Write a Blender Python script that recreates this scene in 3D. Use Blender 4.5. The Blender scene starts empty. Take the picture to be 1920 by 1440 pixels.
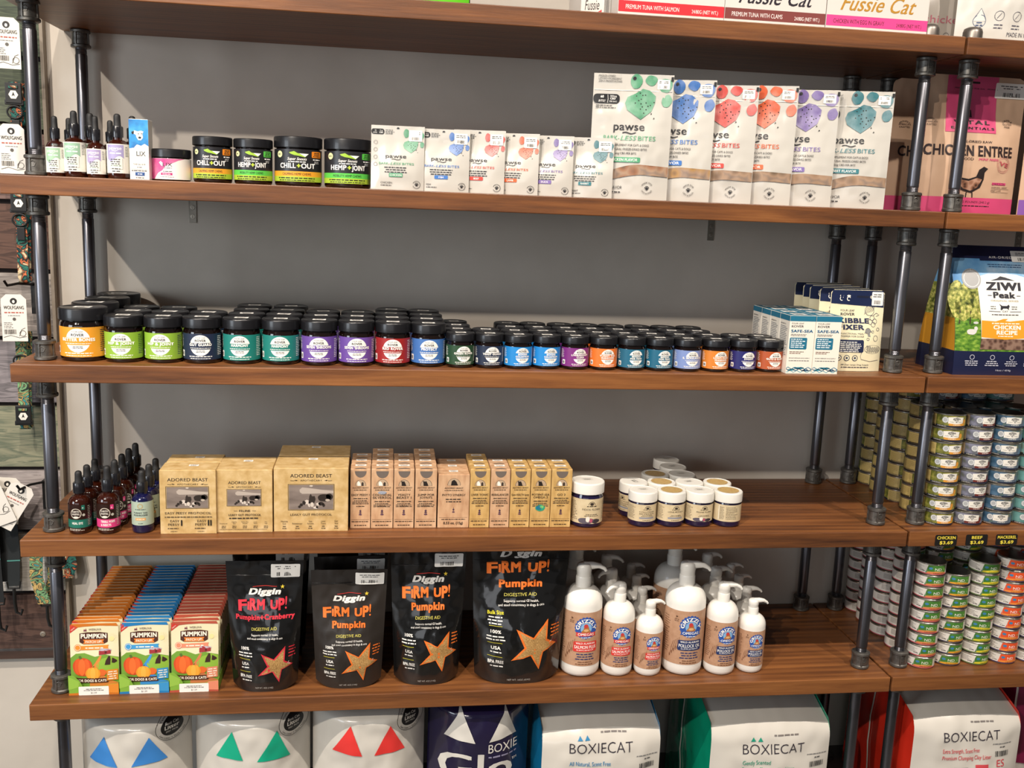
import bpy, bmesh, math, random
from mathutils import Vector, Matrix, noise
random.seed(7)
C = bpy.context.scene.collection
PI = math.pi

def lin(c):
    return c / 12.92 if c <= 0.04045 else ((c + 0.055) / 1.055) ** 2.4
def hexc(h):
    h = h.lstrip('#')
    return tuple(lin(int(h[i:i + 2], 16) / 255) for i in (0, 2, 4)) + (1.0,)

# ------------------------------------------------------------------ camera
cam_d = bpy.data.cameras.new('camera')
cam = bpy.data.objects.new('camera', cam_d)
C.objects.link(cam)
cam_d.sensor_fit = 'HORIZONTAL'
cam_d.sensor_width = 36.0
cam_d.lens = 1832.1 / 1920 * 36.0
cam_d.clip_start = 0.05
YAW, PIT, ROL = -0.1439, -0.1840, 0.0390
fw = Vector((-math.sin(YAW) * math.cos(PIT), math.cos(YAW) * math.cos(PIT), math.sin(PIT)))
r0 = Vector((math.cos(YAW), math.sin(YAW), 0))
u0 = r0.cross(fw)
rg = r0 * math.cos(ROL) + u0 * math.sin(ROL)
up = u0 * math.cos(ROL) - r0 * math.sin(ROL)
M = Matrix.Identity(4)
for i in range(3):
    M[i][0], M[i][1], M[i][2] = rg[i], up[i], -fw[i]
M.translation = Vector((0.778, -2.2109, 1.5537))
cam.matrix_world = M
bpy.context.scene.camera = cam

# ------------------------------------------------------------------ world, lamps, exposure
vs = bpy.context.scene.view_settings
vs.view_transform = 'Standard'
vs.look = 'None'
vs.gamma = 1.0
vs.use_curve_mapping = False
vs.exposure = 0.25
world = bpy.data.worlds.new('shop_ambience')
bpy.context.scene.world = world
world.use_nodes = True
wb = world.node_tree.nodes['Background']
wb.inputs[0].default_value = (1.0, 0.96, 0.94, 1)
wb.inputs[1].default_value = 0.075

def lamp(name, kind, loc, power, col, target=None, size=0.05, spot=None, sy=None):
    d = bpy.data.lights.new(name, kind)
    d.energy = power
    d.color = col
    if kind == 'AREA':
        d.shape = 'RECTANGLE'
        d.size = size
        d.size_y = sy or size
    else:
        d.shadow_soft_size = size
    if spot:
        d.spot_size = math.radians(spot)
        d.spot_blend = 1.0
    o = bpy.data.objects.new(name, d)
    C.objects.link(o)
    o.location = loc
    if target is not None:
        o.rotation_euler = (Vector(target) - Vector(loc)).to_track_quat('-Z', 'Y').to_euler()
    return o
WARM = (1.0, 0.895, 0.79)
# ceiling track spots in a row over the aisle, close to the shelves
for x, e in ((-0.75, 170), (0.35, 145), (1.45, 145), (2.62, 145), (3.8, 130)):
    lamp('track_spot_light', 'SPOT', (x, -1.50, 3.35), e, WARM, (x, 0.05, 0.55), 0.025, 84)
# farther ceiling spot on the left and daylight of a window there
lamp('far_spot_light', 'SPOT', (-1.6, -3.6, 3.66), 330, (1.0, 0.905, 0.80), (0.8, 0.3, 1.0), 0.035, 100)
lamp('far_spot_light', 'SPOT', (-0.65, -3.5, 3.66), 140, (1.0, 0.905, 0.80), (0.8, 0.3, 1.0), 0.035, 100)
lamp('shop_window_light', 'AREA', (-3.4, -2.9, 1.70), 56, (0.84, 0.92, 1.0), (0.6, 0.4, 1.3), 1.6, sy=1.5)
lamp('front_fill_light', 'AREA', (-1.2, -6.4, 1.55), 30, (0.93, 0.95, 1.0), (0.4, 0.4, 1.25), 5.0, sy=1.5)  # added soft fill behind the camera, evens light on wall and goods

# ------------------------------------------------------------------ materials
MATS = {}
def base_mat(key):
    m = bpy.data.materials.new(key)
    m.use_nodes = True
    nt = m.node_tree
    return m, nt, nt.nodes['Principled BSDF']

def mat(col, rough=0.5, metal=0.0, coat=0.0, var=0.0, bump=0.0, scale=60.0, spec=0.5):
    """plain procedural surface: a colour with a little mottling and grain"""
    key = (col, rough, metal, coat, var, bump, scale, spec)
    if key in MATS:
        return MATS[key]
    m, nt, b = base_mat('surface')
    c = hexc(col)
    b.inputs['Base Color'].default_value = c
    b.inputs['Roughness'].default_value = rough
    b.inputs['Metallic'].default_value = metal
    b.inputs['Coat Weight'].default_value = coat
    b.inputs['Specular IOR Level'].default_value = spec
    if var or bump:
        tc = nt.nodes.new('ShaderNodeTexCoord')
        n = nt.nodes.new('ShaderNodeTexNoise')
        n.inputs['Scale'].default_value = scale
        n.inputs['Detail'].default_value = 5
        nt.links.new(tc.outputs['Object'], n.inputs['Vector'])
        if var:
            mx = nt.nodes.new('ShaderNodeMix')
            mx.data_type = 'RGBA'
            mx.inputs[6].default_value = tuple(max(0, x * (1 - var)) for x in c[:3]) + (1,)
            mx.inputs[7].default_value = tuple(min(1, x * (1 + var)) for x in c[:3]) + (1,)
            nt.links.new(n.outputs['Fac'], mx.inputs[0])
            nt.links.new(mx.outputs[2], b.inputs['Base Color'])
        if bump:
            bp = nt.nodes.new('ShaderNodeBump')
            bp.inputs['Strength'].default_value = 0.6
            bp.inputs['Distance'].default_value = bump
            nt.links.new(n.outputs['Fac'], bp.inputs['Height'])
            nt.links.new(bp.outputs['Normal'], b.inputs['Normal'])
    MATS[key] = m
    return m

def wood_mat(name, dark, mid, light, stretch=(1.2, 22, 22), knots=()):
    m, nt, b = base_mat(name)
    N, L = nt.nodes.new, nt.links.new
    tc = N('ShaderNodeTexCoord'); oi = N('ShaderNodeObjectInfo')
    ad = N('ShaderNodeVectorMath'); ad.operation = 'ADD'
    sc = N('ShaderNodeVectorMath'); sc.operation = 'SCALE'; sc.inputs['Scale'].default_value = 40
    cb = N('ShaderNodeCombineXYZ')
    for i in range(3): L(oi.outputs['Random'], cb.inputs[i])
    L(cb.outputs[0], sc.inputs[0]); L(tc.outputs['Object'], ad.inputs[0]); L(sc.outputs[0], ad.inputs[1])
    mp = N('ShaderNodeMapping'); mp.inputs['Scale'].default_value = stretch
    L(ad.outputs[0], mp.inputs['Vector'])
    n1 = N('ShaderNodeTexNoise'); n1.inputs['Scale'].default_value = 1.6; n1.inputs['Detail'].default_value = 6; n1.inputs['Distortion'].default_value = 0.7
    n2 = N('ShaderNodeTexNoise'); n2.inputs['Scale'].default_value = 7; n2.inputs['Detail'].default_value = 8; n2.inputs['Roughness'].default_value = 0.7
    L(mp.outputs[0], n1.inputs['Vector']); L(mp.outputs[0], n2.inputs['Vector'])
    wv = N('ShaderNodeTexWave'); wv.bands_direction = 'Y'; wv.inputs['Scale'].default_value = 0.55; wv.inputs['Distortion'].default_value = 5.5; wv.inputs['Detail'].default_value = 2.5; wv.inputs['Detail Scale'].default_value = 0.6
    L(mp.outputs[0], wv.inputs['Vector'])
    mm = N('ShaderNodeMath'); mm.operation = 'MULTIPLY_ADD'; mm.inputs[1].default_value = 0.60
    L(n1.outputs['Fac'], mm.inputs[0])
    m2 = N('ShaderNodeMath'); m2.operation = 'MULTIPLY_ADD'; m2.inputs[1].default_value = 0.34
    L(n2.outputs['Fac'], m2.inputs[0])
    m3 = N('ShaderNodeMath'); m3.operation = 'MULTIPLY'; m3.inputs[1].default_value = 0.10
    L(wv.outputs['Fac'], m3.inputs[0])
    L(m2.outputs[0], mm.inputs[2]); L(m3.outputs[0], m2.inputs[2])
    cr = N('ShaderNodeValToRGB')
    e = cr.color_ramp.elements
    e[0].position = 0.28; e[0].color = hexc(dark)
    e[1].position = 0.80; e[1].color = hexc(light)
    k = e.new(0.52); k.color = hexc(mid)
    L(mm.outputs[0], cr.inputs['Fac'])
    col = cr.outputs['Color']
    for (kx, ky, kz, r) in knots:            # round knots at their place in the plank
        sb = N('ShaderNodeVectorMath'); sb.operation = 'SUBTRACT'; sb.inputs[1].default_value = (kx, ky, kz)
        L(tc.outputs['Object'], sb.inputs[0])
        sq = N('ShaderNodeVectorMath'); sq.operation = 'MULTIPLY'; sq.inputs[1].default_value = (0.62, 1.0, 1.0)
        L(sb.outputs[0], sq.inputs[0])
        ln = N('ShaderNodeVectorMath'); ln.operation = 'LENGTH'; L(sq.outputs[0], ln.inputs[0])
        mr = N('ShaderNodeMapRange'); mr.inputs['From Min'].default_value = r * 1.25; mr.inputs['From Max'].default_value = r * 0.8
        L(ln.outputs['Value'], mr.inputs['Value'])
        mx = N('ShaderNodeMix'); mx.data_type = 'RGBA'; mx.inputs[7].default_value = hexc('#2b1a12')
        L(mr.outputs[0], mx.inputs[0]); L(col, mx.inputs[6]); col = mx.outputs[2]
    L(col, b.inputs['Base Color'])
    b.inputs['Roughness'].default_value = 0.42
    bp = N('ShaderNodeBump'); bp.inputs['Strength'].default_value = 0.35; bp.inputs['Distance'].default_value = 0.0012
    L(n2.outputs['Fac'], bp.inputs['Height']); L(bp.outputs['Normal'], b.inputs['Normal'])
    return m

def watercolor(col):
    key = ('wc', col)
    if key in MATS: return MATS[key]
    m, nt, b = base_mat('watercolour_print')
    tc = nt.nodes.new('ShaderNodeTexCoord')
    n = nt.nodes.new('ShaderNodeTexNoise'); n.inputs['Scale'].default_value = 28; n.inputs['Detail'].default_value = 4
    cr = nt.nodes.new('ShaderNodeValToRGB')
    c = hexc(col)
    cr.color_ramp.elements[0].position = 0.36; cr.color_ramp.elements[0].color = tuple(x * 0.8 for x in c[:3]) + (1,)
    cr.color_ramp.elements[1].position = 0.70; cr.color_ramp.elements[1].color = tuple(x * 0.72 + 0.2 for x in c[:3]) + (1,)
    nt.links.new(tc.outputs['Object'], n.inputs['Vector']); nt.links.new(n.outputs['Fac'], cr.inputs['Fac'])
    nt.links.new(cr.outputs['Color'], b.inputs['Base Color'])
    b.inputs['Roughness'].default_value = 0.4
    MATS[key] = m
    return m

def ramp_mat(key, stops, scale=(1, 1, 1), nscale=20, rough=0.5, distort=0.0, detail=4, kind='noise', metal=0.0, bump=0.0):
    """noise through a colour ramp (kraft grain, painted boards, printed scenes)"""
    if key in MATS: return MATS[key]
    m, nt, b = base_mat(key)
    N, L = nt.nodes.new, nt.links.new
    tc = N('ShaderNodeTexCoord'); mp = N('ShaderNodeMapping'); mp.inputs['Scale'].default_value = scale
    L(tc.outputs['Object'], mp.inputs['Vector'])
    if kind == 'noise':
        n = N('ShaderNodeTexNoise'); n.inputs['Detail'].default_value = detail; n.inputs['Distortion'].default_value = distort; out = n.outputs['Fac']
    elif kind == 'wave':
        n = N('ShaderNodeTexWave'); n.inputs['Distortion'].default_value = distort; n.inputs['Detail'].default_value = detail; out = n.outputs['Fac']
    else:
        n = N('ShaderNodeTexVoronoi'); out = n.outputs['Distance']
    n.inputs['Scale'].default_value = nscale
    L(mp.outputs[0], n.inputs['Vector'])
    cr = N('ShaderNodeValToRGB'); els = cr.color_ramp.elements
    while len(els) < len(stops): els.new(0.5)
    for e, (p, c) in zip(els, stops): e.position = p; e.color = hexc(c)
    L(out, cr.inputs['Fac']); L(cr.outputs['Color'], b.inputs['Base Color'])
    b.inputs['Roughness'].default_value = rough; b.inputs['Metallic'].default_value = metal
    if bump:
        bp = N('ShaderNodeBump'); bp.inputs['Distance'].default_value = bump; bp.inputs['Strength'].default_value = 0.7
        L(out, bp.inputs['Height']); L(bp.outputs['Normal'], b.inputs['Normal'])
    MATS[key] = m
    return m

# ------------------------------------------------------------------ mesh helpers
class MB:
    """collects faces and links them as ONE mesh object"""
    def __init__(s): s.v = []; s.f = []; s.m = []; s.sl = []
    def slot(s, m):
        if m not in s.sl: s.sl.append(m)
        return s.sl.index(m)
    def add(s, vs, fs, m):
        o = len(s.v); k = s.slot(m)
        s.v += [tuple(v) for v in vs]
        s.f += [tuple(i + o for i in f) for f in fs]
        s.m += [k] * len(fs)
        return s
    def box(s, x0, y0, z0, x1, y1, z1, m):
        return s.add([(x0, y0, z0), (x1, y0, z0), (x1, y1, z0), (x0, y1, z0), (x0, y0, z1), (x1, y0, z1), (x1, y1, z1), (x0, y1, z1)],
                     [(0, 3, 2, 1), (4, 5, 6, 7), (0, 1, 5, 4), (1, 2, 6, 5), (2, 3, 7, 6), (3, 0, 4, 7)], m)
    def lathe(s, prof, m, n=36, c=(0, 0), rib=None):
        vs = []; fs = []
        for j, (r, z) in enumerate(prof):
            for i in range(n):
                a = 2 * PI * i / n
                rr = r
                if rib and rib[0] <= j <= rib[1] and i % 2: rr = r - rib[2]
                vs.append((c[0] + rr * math.cos(a), c[1] + rr * math.sin(a), z))
        for j in range(len(prof) - 1):
            for i in range(n):
                k = (i + 1) % n
                fs.append((j * n + i, j * n + k, (j + 1) * n + k, (j + 1) * n + i))
        if prof[0][0] > 1e-6: fs.append(tuple(reversed(range(n))))
        if prof[-1][0] > 1e-6: fs.append(tuple(range((len(prof) - 1) * n, len(prof) * n)))
        return s.add(vs, fs, m)
    def tube(s, pts, r, m, n=10, flat=None):
        pts = [Vector(p) for p in pts]
        rs = r if isinstance(r, (list, tuple)) else [r] * len(pts)
        vs = []; fs = []; pn = None
        for i, p in enumerate(pts):
            t = (pts[min(i + 1, len(pts) - 1)] - pts[max(i - 1, 0)]).normalized()
            if pn is None:
                pn = t.orthogonal().normalized()
            else:
                pn = (pn - t * pn.dot(t)).normalized()
            b = t.cross(pn)
            for k in range(n):
                a = 2 * PI * k / n
                vs.append(p + pn * (math.cos(a) * rs[i]) + b * (math.sin(a) * rs[i] * (flat or 1)))
        for i in range(len(pts) - 1):
            for k in range(n):
                q = (k + 1) % n
                fs.append((i * n + k, i * n + q, (i + 1) * n + q, (i + 1) * n + k))
        fs.append(tuple(reversed(range(n)))); fs.append(tuple(range((len(pts) - 1) * n, len(pts) * n)))
        return s.add(vs, fs, m)
    def ribbon(s, pts, w, th, m, axis=(1, 0, 0)):
        """flat strap along points, width along axis"""
        ax = Vector(axis).normalized(); pts = [Vector(p) for p in pts]
        vs = []; fs = []
        for i, p in enumerate(pts):
            t = (pts[min(i + 1, len(pts) - 1)] - pts[max(i - 1, 0)]).normalized()
            nn = ax.cross(t).normalized()
            for a, b in ((-1, -1), (1, -1), (1, 1), (-1, 1)):
                vs.append(p + ax * (a * w / 2) + nn * (b * th / 2))
        for i in range(len(pts) - 1):
            for k in range(4):
                q = (k + 1) % 4
                fs.append((i * 4 + k, i * 4 + q, (i + 1) * 4 + q, (i + 1) * 4 + k))
        fs.append((3, 2, 1, 0)); e = (len(pts) - 1) * 4; fs.append((e, e + 1, e + 2, e + 3))
        return s.add(vs, fs, m)
    def prism(s, pts, y0, y1, m):
        """outline in x,z given thickness along y"""
        n = len(pts)
        vs = [(x, y0, z) for x, z in pts] + [(x, y1, z) for x, z in pts]
        fs = [tuple(range(n)), tuple(reversed(range(n, 2 * n)))]
        fs += [(i, i + n, (i + 1) % n + n, (i + 1) % n) for i in range(n)]
        return s.add(vs, fs, m)
    def grid(s, nu, nv, fn, m, flip=False):
        vs = [fn(i / nu, j / nv) for j in range(nv + 1) for i in range(nu + 1)]
        fs = []
        for j in range(nv):
            for i in range(nu):
                a = j * (nu + 1) + i
                q = (a, a + 1, a + nu + 2, a + nu + 1)
                fs.append(q[::-1] if flip else q)
        return s.add(vs, fs, m)
    def build(s, name, parent=None, smooth=None, bevel=0.0, loc=None, segs=2):
        me = bpy.data.meshes.new(name)
        me.from_pydata(s.v, [], s.f)
        for m in s.sl: me.materials.append(m)
        me.polygons.foreach_set('material_index', s.m)
        if bevel:
            bm = bmesh.new(); bm.from_mesh(me)
            bmesh.ops.remove_doubles(bm, verts=bm.verts, dist=1e-6)
            bmesh.ops.bevel(bm, geom=[e for e in bm.edges if len(e.link_faces) == 2 and e.calc_face_angle(0) > 0.6], offset=bevel, segments=segs, affect='EDGES', profile=0.5, clamp_overlap=True)
            bm.to_mesh(me); bm.free()
        if smooth:
            me.polygons.foreach_set('use_smooth', [True] * len(me.polygons))
            me.set_sharp_from_angle(angle=math.radians(smooth))
        me.update()
        o = bpy.data.objects.new(name, me)
        C.objects.link(o)
        if parent: o.parent = parent
        if loc: o.location = loc
        return o

def thing(name, label, cat, loc=(0, 0, 0), rz=0.0, group=None, rx=0.0, ry=0.0):
    o = bpy.data.objects.new(name, None); C.objects.link(o)
    o.empty_display_size = 0.02
    o.location = loc; o.rotation_euler = (rx, ry, rz)
    return tag(o, label, cat, group)
def tag(o, label, cat, group=None):
    o['label'] = label; o['category'] = cat
    if group: o['group'] = group
    return o
def struct(o): o['kind'] = 'structure'; return o
def copy_tree(o, parent=None):
    c = o.copy(); C.objects.link(c)
    if parent: c.parent = parent
    for ch in list(o.children): copy_tree(ch, c)
    return c
def again(o, label, loc, rz=None, group=None):
    c = copy_tree(o); c.location = loc
    if rz is not None: c.rotation_euler = (c.rotation_euler[0], c.rotation_euler[1], rz)
    c['label'] = label
    if group: c['group'] = group
    return c

# ------------------------------------------------------------------ printing: flat shapes laid on a surface
_fc = bpy.data.curves.new('lettering', 'FONT'); _fc.resolution_u = 3
_fo = bpy.data.objects.new('lettering', _fc)
_TC = {}
def glyphs(s, bold=0.0, shear=0.0, space=1.0):
    key = (s, bold, shear, space)
    if key not in _TC:
        _fc.body = s; _fc.offset = bold; _fc.shear = shear; _fc.space_character = space
        me = _fo.to_mesh()
        vs = [(v.co.x, v.co.y) for v in me.vertices]; fs = [tuple(p.vertices) for p in me.polygons]
        _fo.to_mesh_clear()
        _TC[key] = (vs, fs)
    return _TC[key]

class Art:
    """2-D drawing (u right, v up, metres) made of filled shapes in layers"""
    def __init__(s): s.sh = []; s.L = 1
    def up(s, n=1): s.L += n; return s
    def _a(s, vs, fs, m):
        s.sh.append((s.L, vs, fs, m if not isinstance(m, str) else mat(m, 0.5)))
        return s
    def poly(s, pts, m): return s._a(list(pts), [tuple(range(len(pts)))], m)
    def rect(s, x0, y0, x1, y1, m): return s.poly([(x0, y0), (x1, y0), (x1, y1), (x0, y1)], m)
    def ell(s, cx, cy, rx, m, ry=None, a0=0, a1=360, n=28):
        ry = ry or rx; full = a1 - a0 >= 360
        k = n if full else n + 1
        return s.poly([(cx + rx * math.cos(math.radians(a0 + (a1 - a0) * i / n)), cy + ry * math.sin(math.radians(a0 + (a1 - a0) * i / n))) for i in range(k)], m)
    def ring(s, cx, cy, r, w, m, n=32, a0=0, a1=360, ry=None):
        q = (ry or r) / r; vs = []; fs = []
        for i in range(n + 1):
            a = math.radians(a0 + (a1 - a0) * i / n)
            for rr in (r - w / 2, r + w / 2): vs.append((cx + rr * math.cos(a), cy + q * rr * math.sin(a)))
        for i in range(n): fs.append((2 * i, 2 * i + 1, 2 * i + 3, 2 * i + 2))
        return s._a(vs, fs, m)
    def line(s, pts, w, m):
        vs = []; fs = []
        for i, (x, y) in enumerate(pts):
            ax, ay = pts[max(i - 1, 0)]; bx, by = pts[min(i + 1, len(pts) - 1)]
            d = math.hypot(bx - ax, by - ay) or 1; nx, ny = -(by - ay) / d * w / 2, (bx - ax) / d * w / 2
            vs += [(x + nx, y + ny), (x - nx, y - ny)]
        for i in range(len(pts) - 1): fs.append((2 * i, 2 * i + 1, 2 * i + 3, 2 * i + 2))
        return s._a(vs, fs, m)
    def rrect(s, x0, y0, x1, y1, r, m):
        p = []
        for cx, cy, a in ((x1 - r, y1 - r, 0), (x0 + r, y1 - r, 90), (x0 + r, y0 + r, 180), (x1 - r, y0 + r, 270)):
            for k in range(5): p.append((cx + r * math.cos(math.radians(a + k * 22.5)), cy + r * math.sin(math.radians(a + k * 22.5))))
        return s.poly(p, m)
    def blob(s, cx, cy, rx, ry, m, seed=0, n=22, amp=0.16, rot=0.0):
        p = []
        for i in range(n):
            a = 2 * PI * i / n
            k = 1 + amp * noise.noise((math.cos(a) * 1.3 + seed * 7.1, math.sin(a) * 1.3, seed))
            x, y = rx * k * math.cos(a), ry * k * math.sin(a)
            p.append((cx + x * math.cos(rot) - y * math.sin(rot), cy + x * math.sin(rot) + y * math.cos(rot)))
        return s.poly(p, m)
    def text(s, t, x, y, h, m, w=None, bold=0.0, shear=0.0, space=1.0, align='c', arc=None, rot=0.0):
        """h = capital height; w fits the width; arc = (centre x, centre y, radius, mid angle deg)"""
        vs, fs = glyphs(t, min(0.0, bold), shear, space * (1 + max(0, bold) * 2.0))
        if not vs: return s
        x0 = min(v[0] for v in vs); x1 = max(v[0] for v in vs)
        k = h / 0.70; kx = k if w is None else w / (x1 - x0)
        W = (x1 - x0) * kx
        off = {'c': -W / 2, 'l': 0, 'r': -W}[align]
        if bold > 0:                                  # heavier strokes: the letters laid down again a little to each side
            b_ = min(bold, .045)
            cp = [(i * b_, j * b_ * .8) for i in (-1, 0, 1) for j in (-1, 0, 1)] if bold >= .04 else [(-b_, -b_ * .7), (b_, -b_ * .7), (b_, b_ * .7), (-b_, b_ * .7)] if bold >= .03 else [(-b_, 0), (b_, 0)]
        else:
            cp = [(0, 0)]
        for j, (dx, dy) in enumerate(cp):
            s._a(s._lay([(a + dx, b + dy) for a, b in vs], x, y, x0, k, kx, off, arc, rot), fs, m)
            s.sh[-1] = (s.L + j * .10,) + s.sh[-1][1:]
        return s
    def _lay(s, vs, x, y, x0, k, kx, off, arc, rot):
        out = []
        for a, b in vs:
            px, py = (a - x0) * kx + off, b * k
            if arc:
                acx, acy, R, mid = arc
                sg = 1 if R > 0 else -1
                th = math.radians(mid) - px / R
                rr = abs(R) + sg * py
                out.append((acx + rr * math.cos(th), acy + rr * math.sin(th)))
            else:
                c, d = math.cos(rot), math.sin(rot)
                out.append((x + px * c - py * d, y + px * d + py * c))
        return out
    def dashes(s, x0, x1, y, h, m, n=1, gap=None, align='l', seed=1, dens=0.8):
        """rows of small print too fine to read"""
        rnd = random.Random(seed); gap = gap or h * 1.9
        vs = []; fs = []
        for r in range(n):
            ln = (x1 - x0) * (1 if n == 1 else rnd.uniform(0.68, 1.0))
            a = x0 if align == 'l' else (x0 + x1) / 2 - ln / 2
            e = a + ln; yy = y - r * gap
            while a < e - h * 0.4:
                wd = min(h * rnd.uniform(1.0, 3.6), e - a)
                o = len(vs); hh = h * 0.72
                vs += [(a, yy), (a + wd, yy), (a + wd, yy + hh), (a, yy + hh)]; fs.append((o, o + 1, o + 2, o + 3))
                a += wd + h * 0.55
        return s._a(vs, fs, m) if fs else s
    def barcode(s, x0, y0, x1, y1, m='#222222', seed=3):
        rnd = random.Random(seed); x = x0; vs = []; fs = []; u = (x1 - x0) / 34
        while x < x1 - u:
            w = u * rnd.choice((0.6, 1, 1, 1.7)); o = len(vs)
            vs += [(x, y0), (x + w, y0), (x + w, y1), (x, y1)]; fs.append((o, o + 1, o + 2, o + 3))
            x += w + u * rnd.choice((0.8, 1, 1.4))
        return s._a(vs, fs, m)
    def sticker(s, x, y, w, h, text=None, bg='#f4f1ea'):
        """white shop price sticker with a barcode, centre x, y"""
        s.rrect(x - w / 2, y - h / 2, x + w / 2, y + h / 2, min(w, h) * 0.08, bg).up()
        s.dashes(x - w * .4, x + w * .4, y + h * .27, h * .09, '#555555', 2, h * .15, 'c', 5)
        if text: s.text(text, x, y - h * .07, h * .13, '#333333')
        s.barcode(x - w * .3, y - h * .4, x + w * .3, y - h * .12)
        return s.up(-1)
    def build(s, name, fn, parent, step=None, eps=0.00022, lift=0.00015, loc=None, label=None):
        """fn(u, v, e) -> point on the surface lifted by e; step cuts large shapes so they follow it"""
        mb = MB()
        for (L, vs, fs, m) in s.sh:
            e = lift + L * eps
            su = sv = None
            if step: su, sv = step if isinstance(step, tuple) else (step, step)
            if step and len(fs[0]) > 0:
                bm = bmesh.new()
                bv = [bm.verts.new((x, y, 0)) for x, y in vs]
                for f in fs:
                    try: bm.faces.new([bv[i] for i in f])
                    except ValueError: pass
                for ax, st in ((0, su), (1, sv)):
                    if not st: continue
                    lo = min(v[ax] for v in vs); hi = max(v[ax] for v in vs)
                    if hi - lo <= st * 1.05: continue
                    no = (1, 0, 0) if ax == 0 else (0, 1, 0)
                    k = math.floor(lo / st) + 1
                    while k * st < hi - 1e-7:
                        co = (k * st, 0, 0) if ax == 0 else (0, k * st, 0)
                        bmesh.ops.bisect_plane(bm, geom=bm.verts[:] + bm.edges[:] + bm.faces[:], plane_co=co, plane_no=no, dist=1e-7)
                        k += 1
                ng = [f for f in bm.faces if len(f.verts) > 4]
                if ng: bmesh.ops.triangulate(bm, faces=ng)
                bm.verts.index_update()
                vs2 = [(v.co.x, v.co.y) for v in bm.verts]
                fs2 = [tuple(v.index for v in f.verts) for f in bm.faces]
                bm.free()
            else:
                vs2, fs2 = vs, fs
            # face outwards: make every polygon counter-clockwise in u, v
            ff = []
            for f in fs2:
                ar = sum(vs2[f[i]][0] * vs2[f[(i + 1) % len(f)]][1] - vs2[f[(i + 1) % len(f)]][0] * vs2[f[i]][1] for i in range(len(f)))
                ff.append(f if ar >= 0 else f[::-1])
            mb.add([fn(x, y, e) for x, y in vs2], ff, m)
        o = mb.build(name, parent, loc=loc)
        if step: 
            o.data.polygons.foreach_set('use_smooth', [True] * len(o.data.polygons))
        if label: o['label'] = label
        return o

def flat(y=0.0, zo=0.0, xo=0.0):            # upright face looking to -y
    return lambda u, v, e: (u + xo, y - e, v + zo)
def top(z, xo=0.0, yo=0.0):                 # lying face looking up
    return lambda u, v, e: (u + xo, v + yo, z + e)
def side(x, yo=0.0, zo=0.0):                # face looking to -x (u runs towards the viewer's right: -y is right)
    return lambda u, v, e: (x - e, yo - u, v + zo)
def cyl(R, rot=0.0):                        # wrapped round the upright axis, u = 0 in front
    return lambda u, v, e: ((R + e) * math.sin(u / R + rot), -(R + e) * math.cos(u / R + rot), v)
# ------------------------------------------------------------------ setting
W, D, TH = 2.13, 0.4815, 0.0402
FZ = -0.12                                       # floor level below the lowest shelf
ZS = {1: 1.9708, 2: 1.5702, 3: 1.1681, 4: 0.7684, 5: 0.3683}
WALLY = 0.4845
plaster = ramp_mat('plaster', [(0.3, '#c6beb2'), (0.7, '#d2cabe')], nscale=5, rough=0.85, bump=0.004, detail=7)
o = MB().box(-4.2, WALLY, FZ - 0.05, 5.5, WALLY + 0.1, 3.9, plaster).build('wall_back'); struct(o)
o = MB().box(-4.2, -5.5, FZ - 0.06, 5.5, WALLY, FZ, ramp_mat('sealed_concrete', [(0.3, '#4f4842'), (0.7, '#5f5850')], nscale=4, rough=0.35)).build('floor'); struct(o)

wood = wood_mat('stained_pine', '#3a2318', '#744726', '#9e6738')
wood5 = wood_mat('stained_pine_knots', '#3a2318', '#744726', '#9e6738',
                 knots=((0.425, 0.0, -0.012, 0.021), (1.225, 0.024, 0.0, 0.011), (1.99, 0.155, 0.0, 0.012), (2.68, 0.1, 0.0, 0.02)))
wood4 = wood_mat('stained_pine_small_knots', '#3a2318', '#744726', '#9e6738', knots=((0.06, 0.0, -0.015, 0.011), (0.31, 0.0, -0.012, 0.007)))
names = {1: 'topmost', 2: 'second', 3: 'third', 4: 'fourth', 5: 'lowest'}
for k, z in ZS.items():
    w = wood5 if k == 5 else wood4 if k == 4 else wood
    o = MB().box(0, 0, z - TH, W, D, z, w).build('shelf_board', bevel=0.002)
    tag(o, '%s brown stained plank shelf from the top, long main bay' % names[k], 'shelf', 'plank shelves of the main bay')
    o = MB().box(W + 0.006, 0, z - TH, 3.6, D, z, w).build('shelf_board', bevel=0.002)
    tag(o, '%s brown stained plank shelf from the top, right bay cut by the frame' % names[k], 'shelf', 'plank shelves of the right bay')

iron = ramp_mat('black_iron_pipe', [(0.3, '#4e4e52'), (0.6, '#74747a'), (0.8, '#8f8b88')], scale=(1, 1, 0.12), nscale=30, rough=0.30, metal=0.9)
cast = ramp_mat('cast_iron', [(0.3, '#55534f'), (0.7, '#7a7772')], nscale=90, rough=0.45, metal=0.75, bump=0.0006)
def coupling(mb_z0, parent, h=0.044):
    z0, z1 = mb_z0, mb_z0 + h
    mb = MB()
    mb.lathe([(0.0205, z0), (0.0235, z0 + .002), (0.0235, z0 + .007), (0.0205, z0 + .0095), (0.0200, z1 - .0095), (0.0235, z1 - .007), (0.0235, z1 - .002), (0.0205, z1)], cast, 28)
    for a in range(4):
        t = PI / 4 + a * PI / 2 + 0.5
        c, s_ = math.cos(t), math.sin(t)
        x, y = 0.0205 * c, 0.0205 * s_
        mb.tube([(x, y, z0 + .006), (x, y, z1 - .006)], 0.0024, cast, 6)
    if h > 0.03:                      # raised foundry mark
        q = mb_z0 + h * .55
        mb.tube([(-.006, -.0203, q + .004), (0, -.0212, q + .007), (.006, -.0203, q + .003), (.003, -.0209, q - .004), (-.003, -.0209, q - .005)], .0008, cast, 5)
    return mb.build('coupling', parent, smooth=40)
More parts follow.
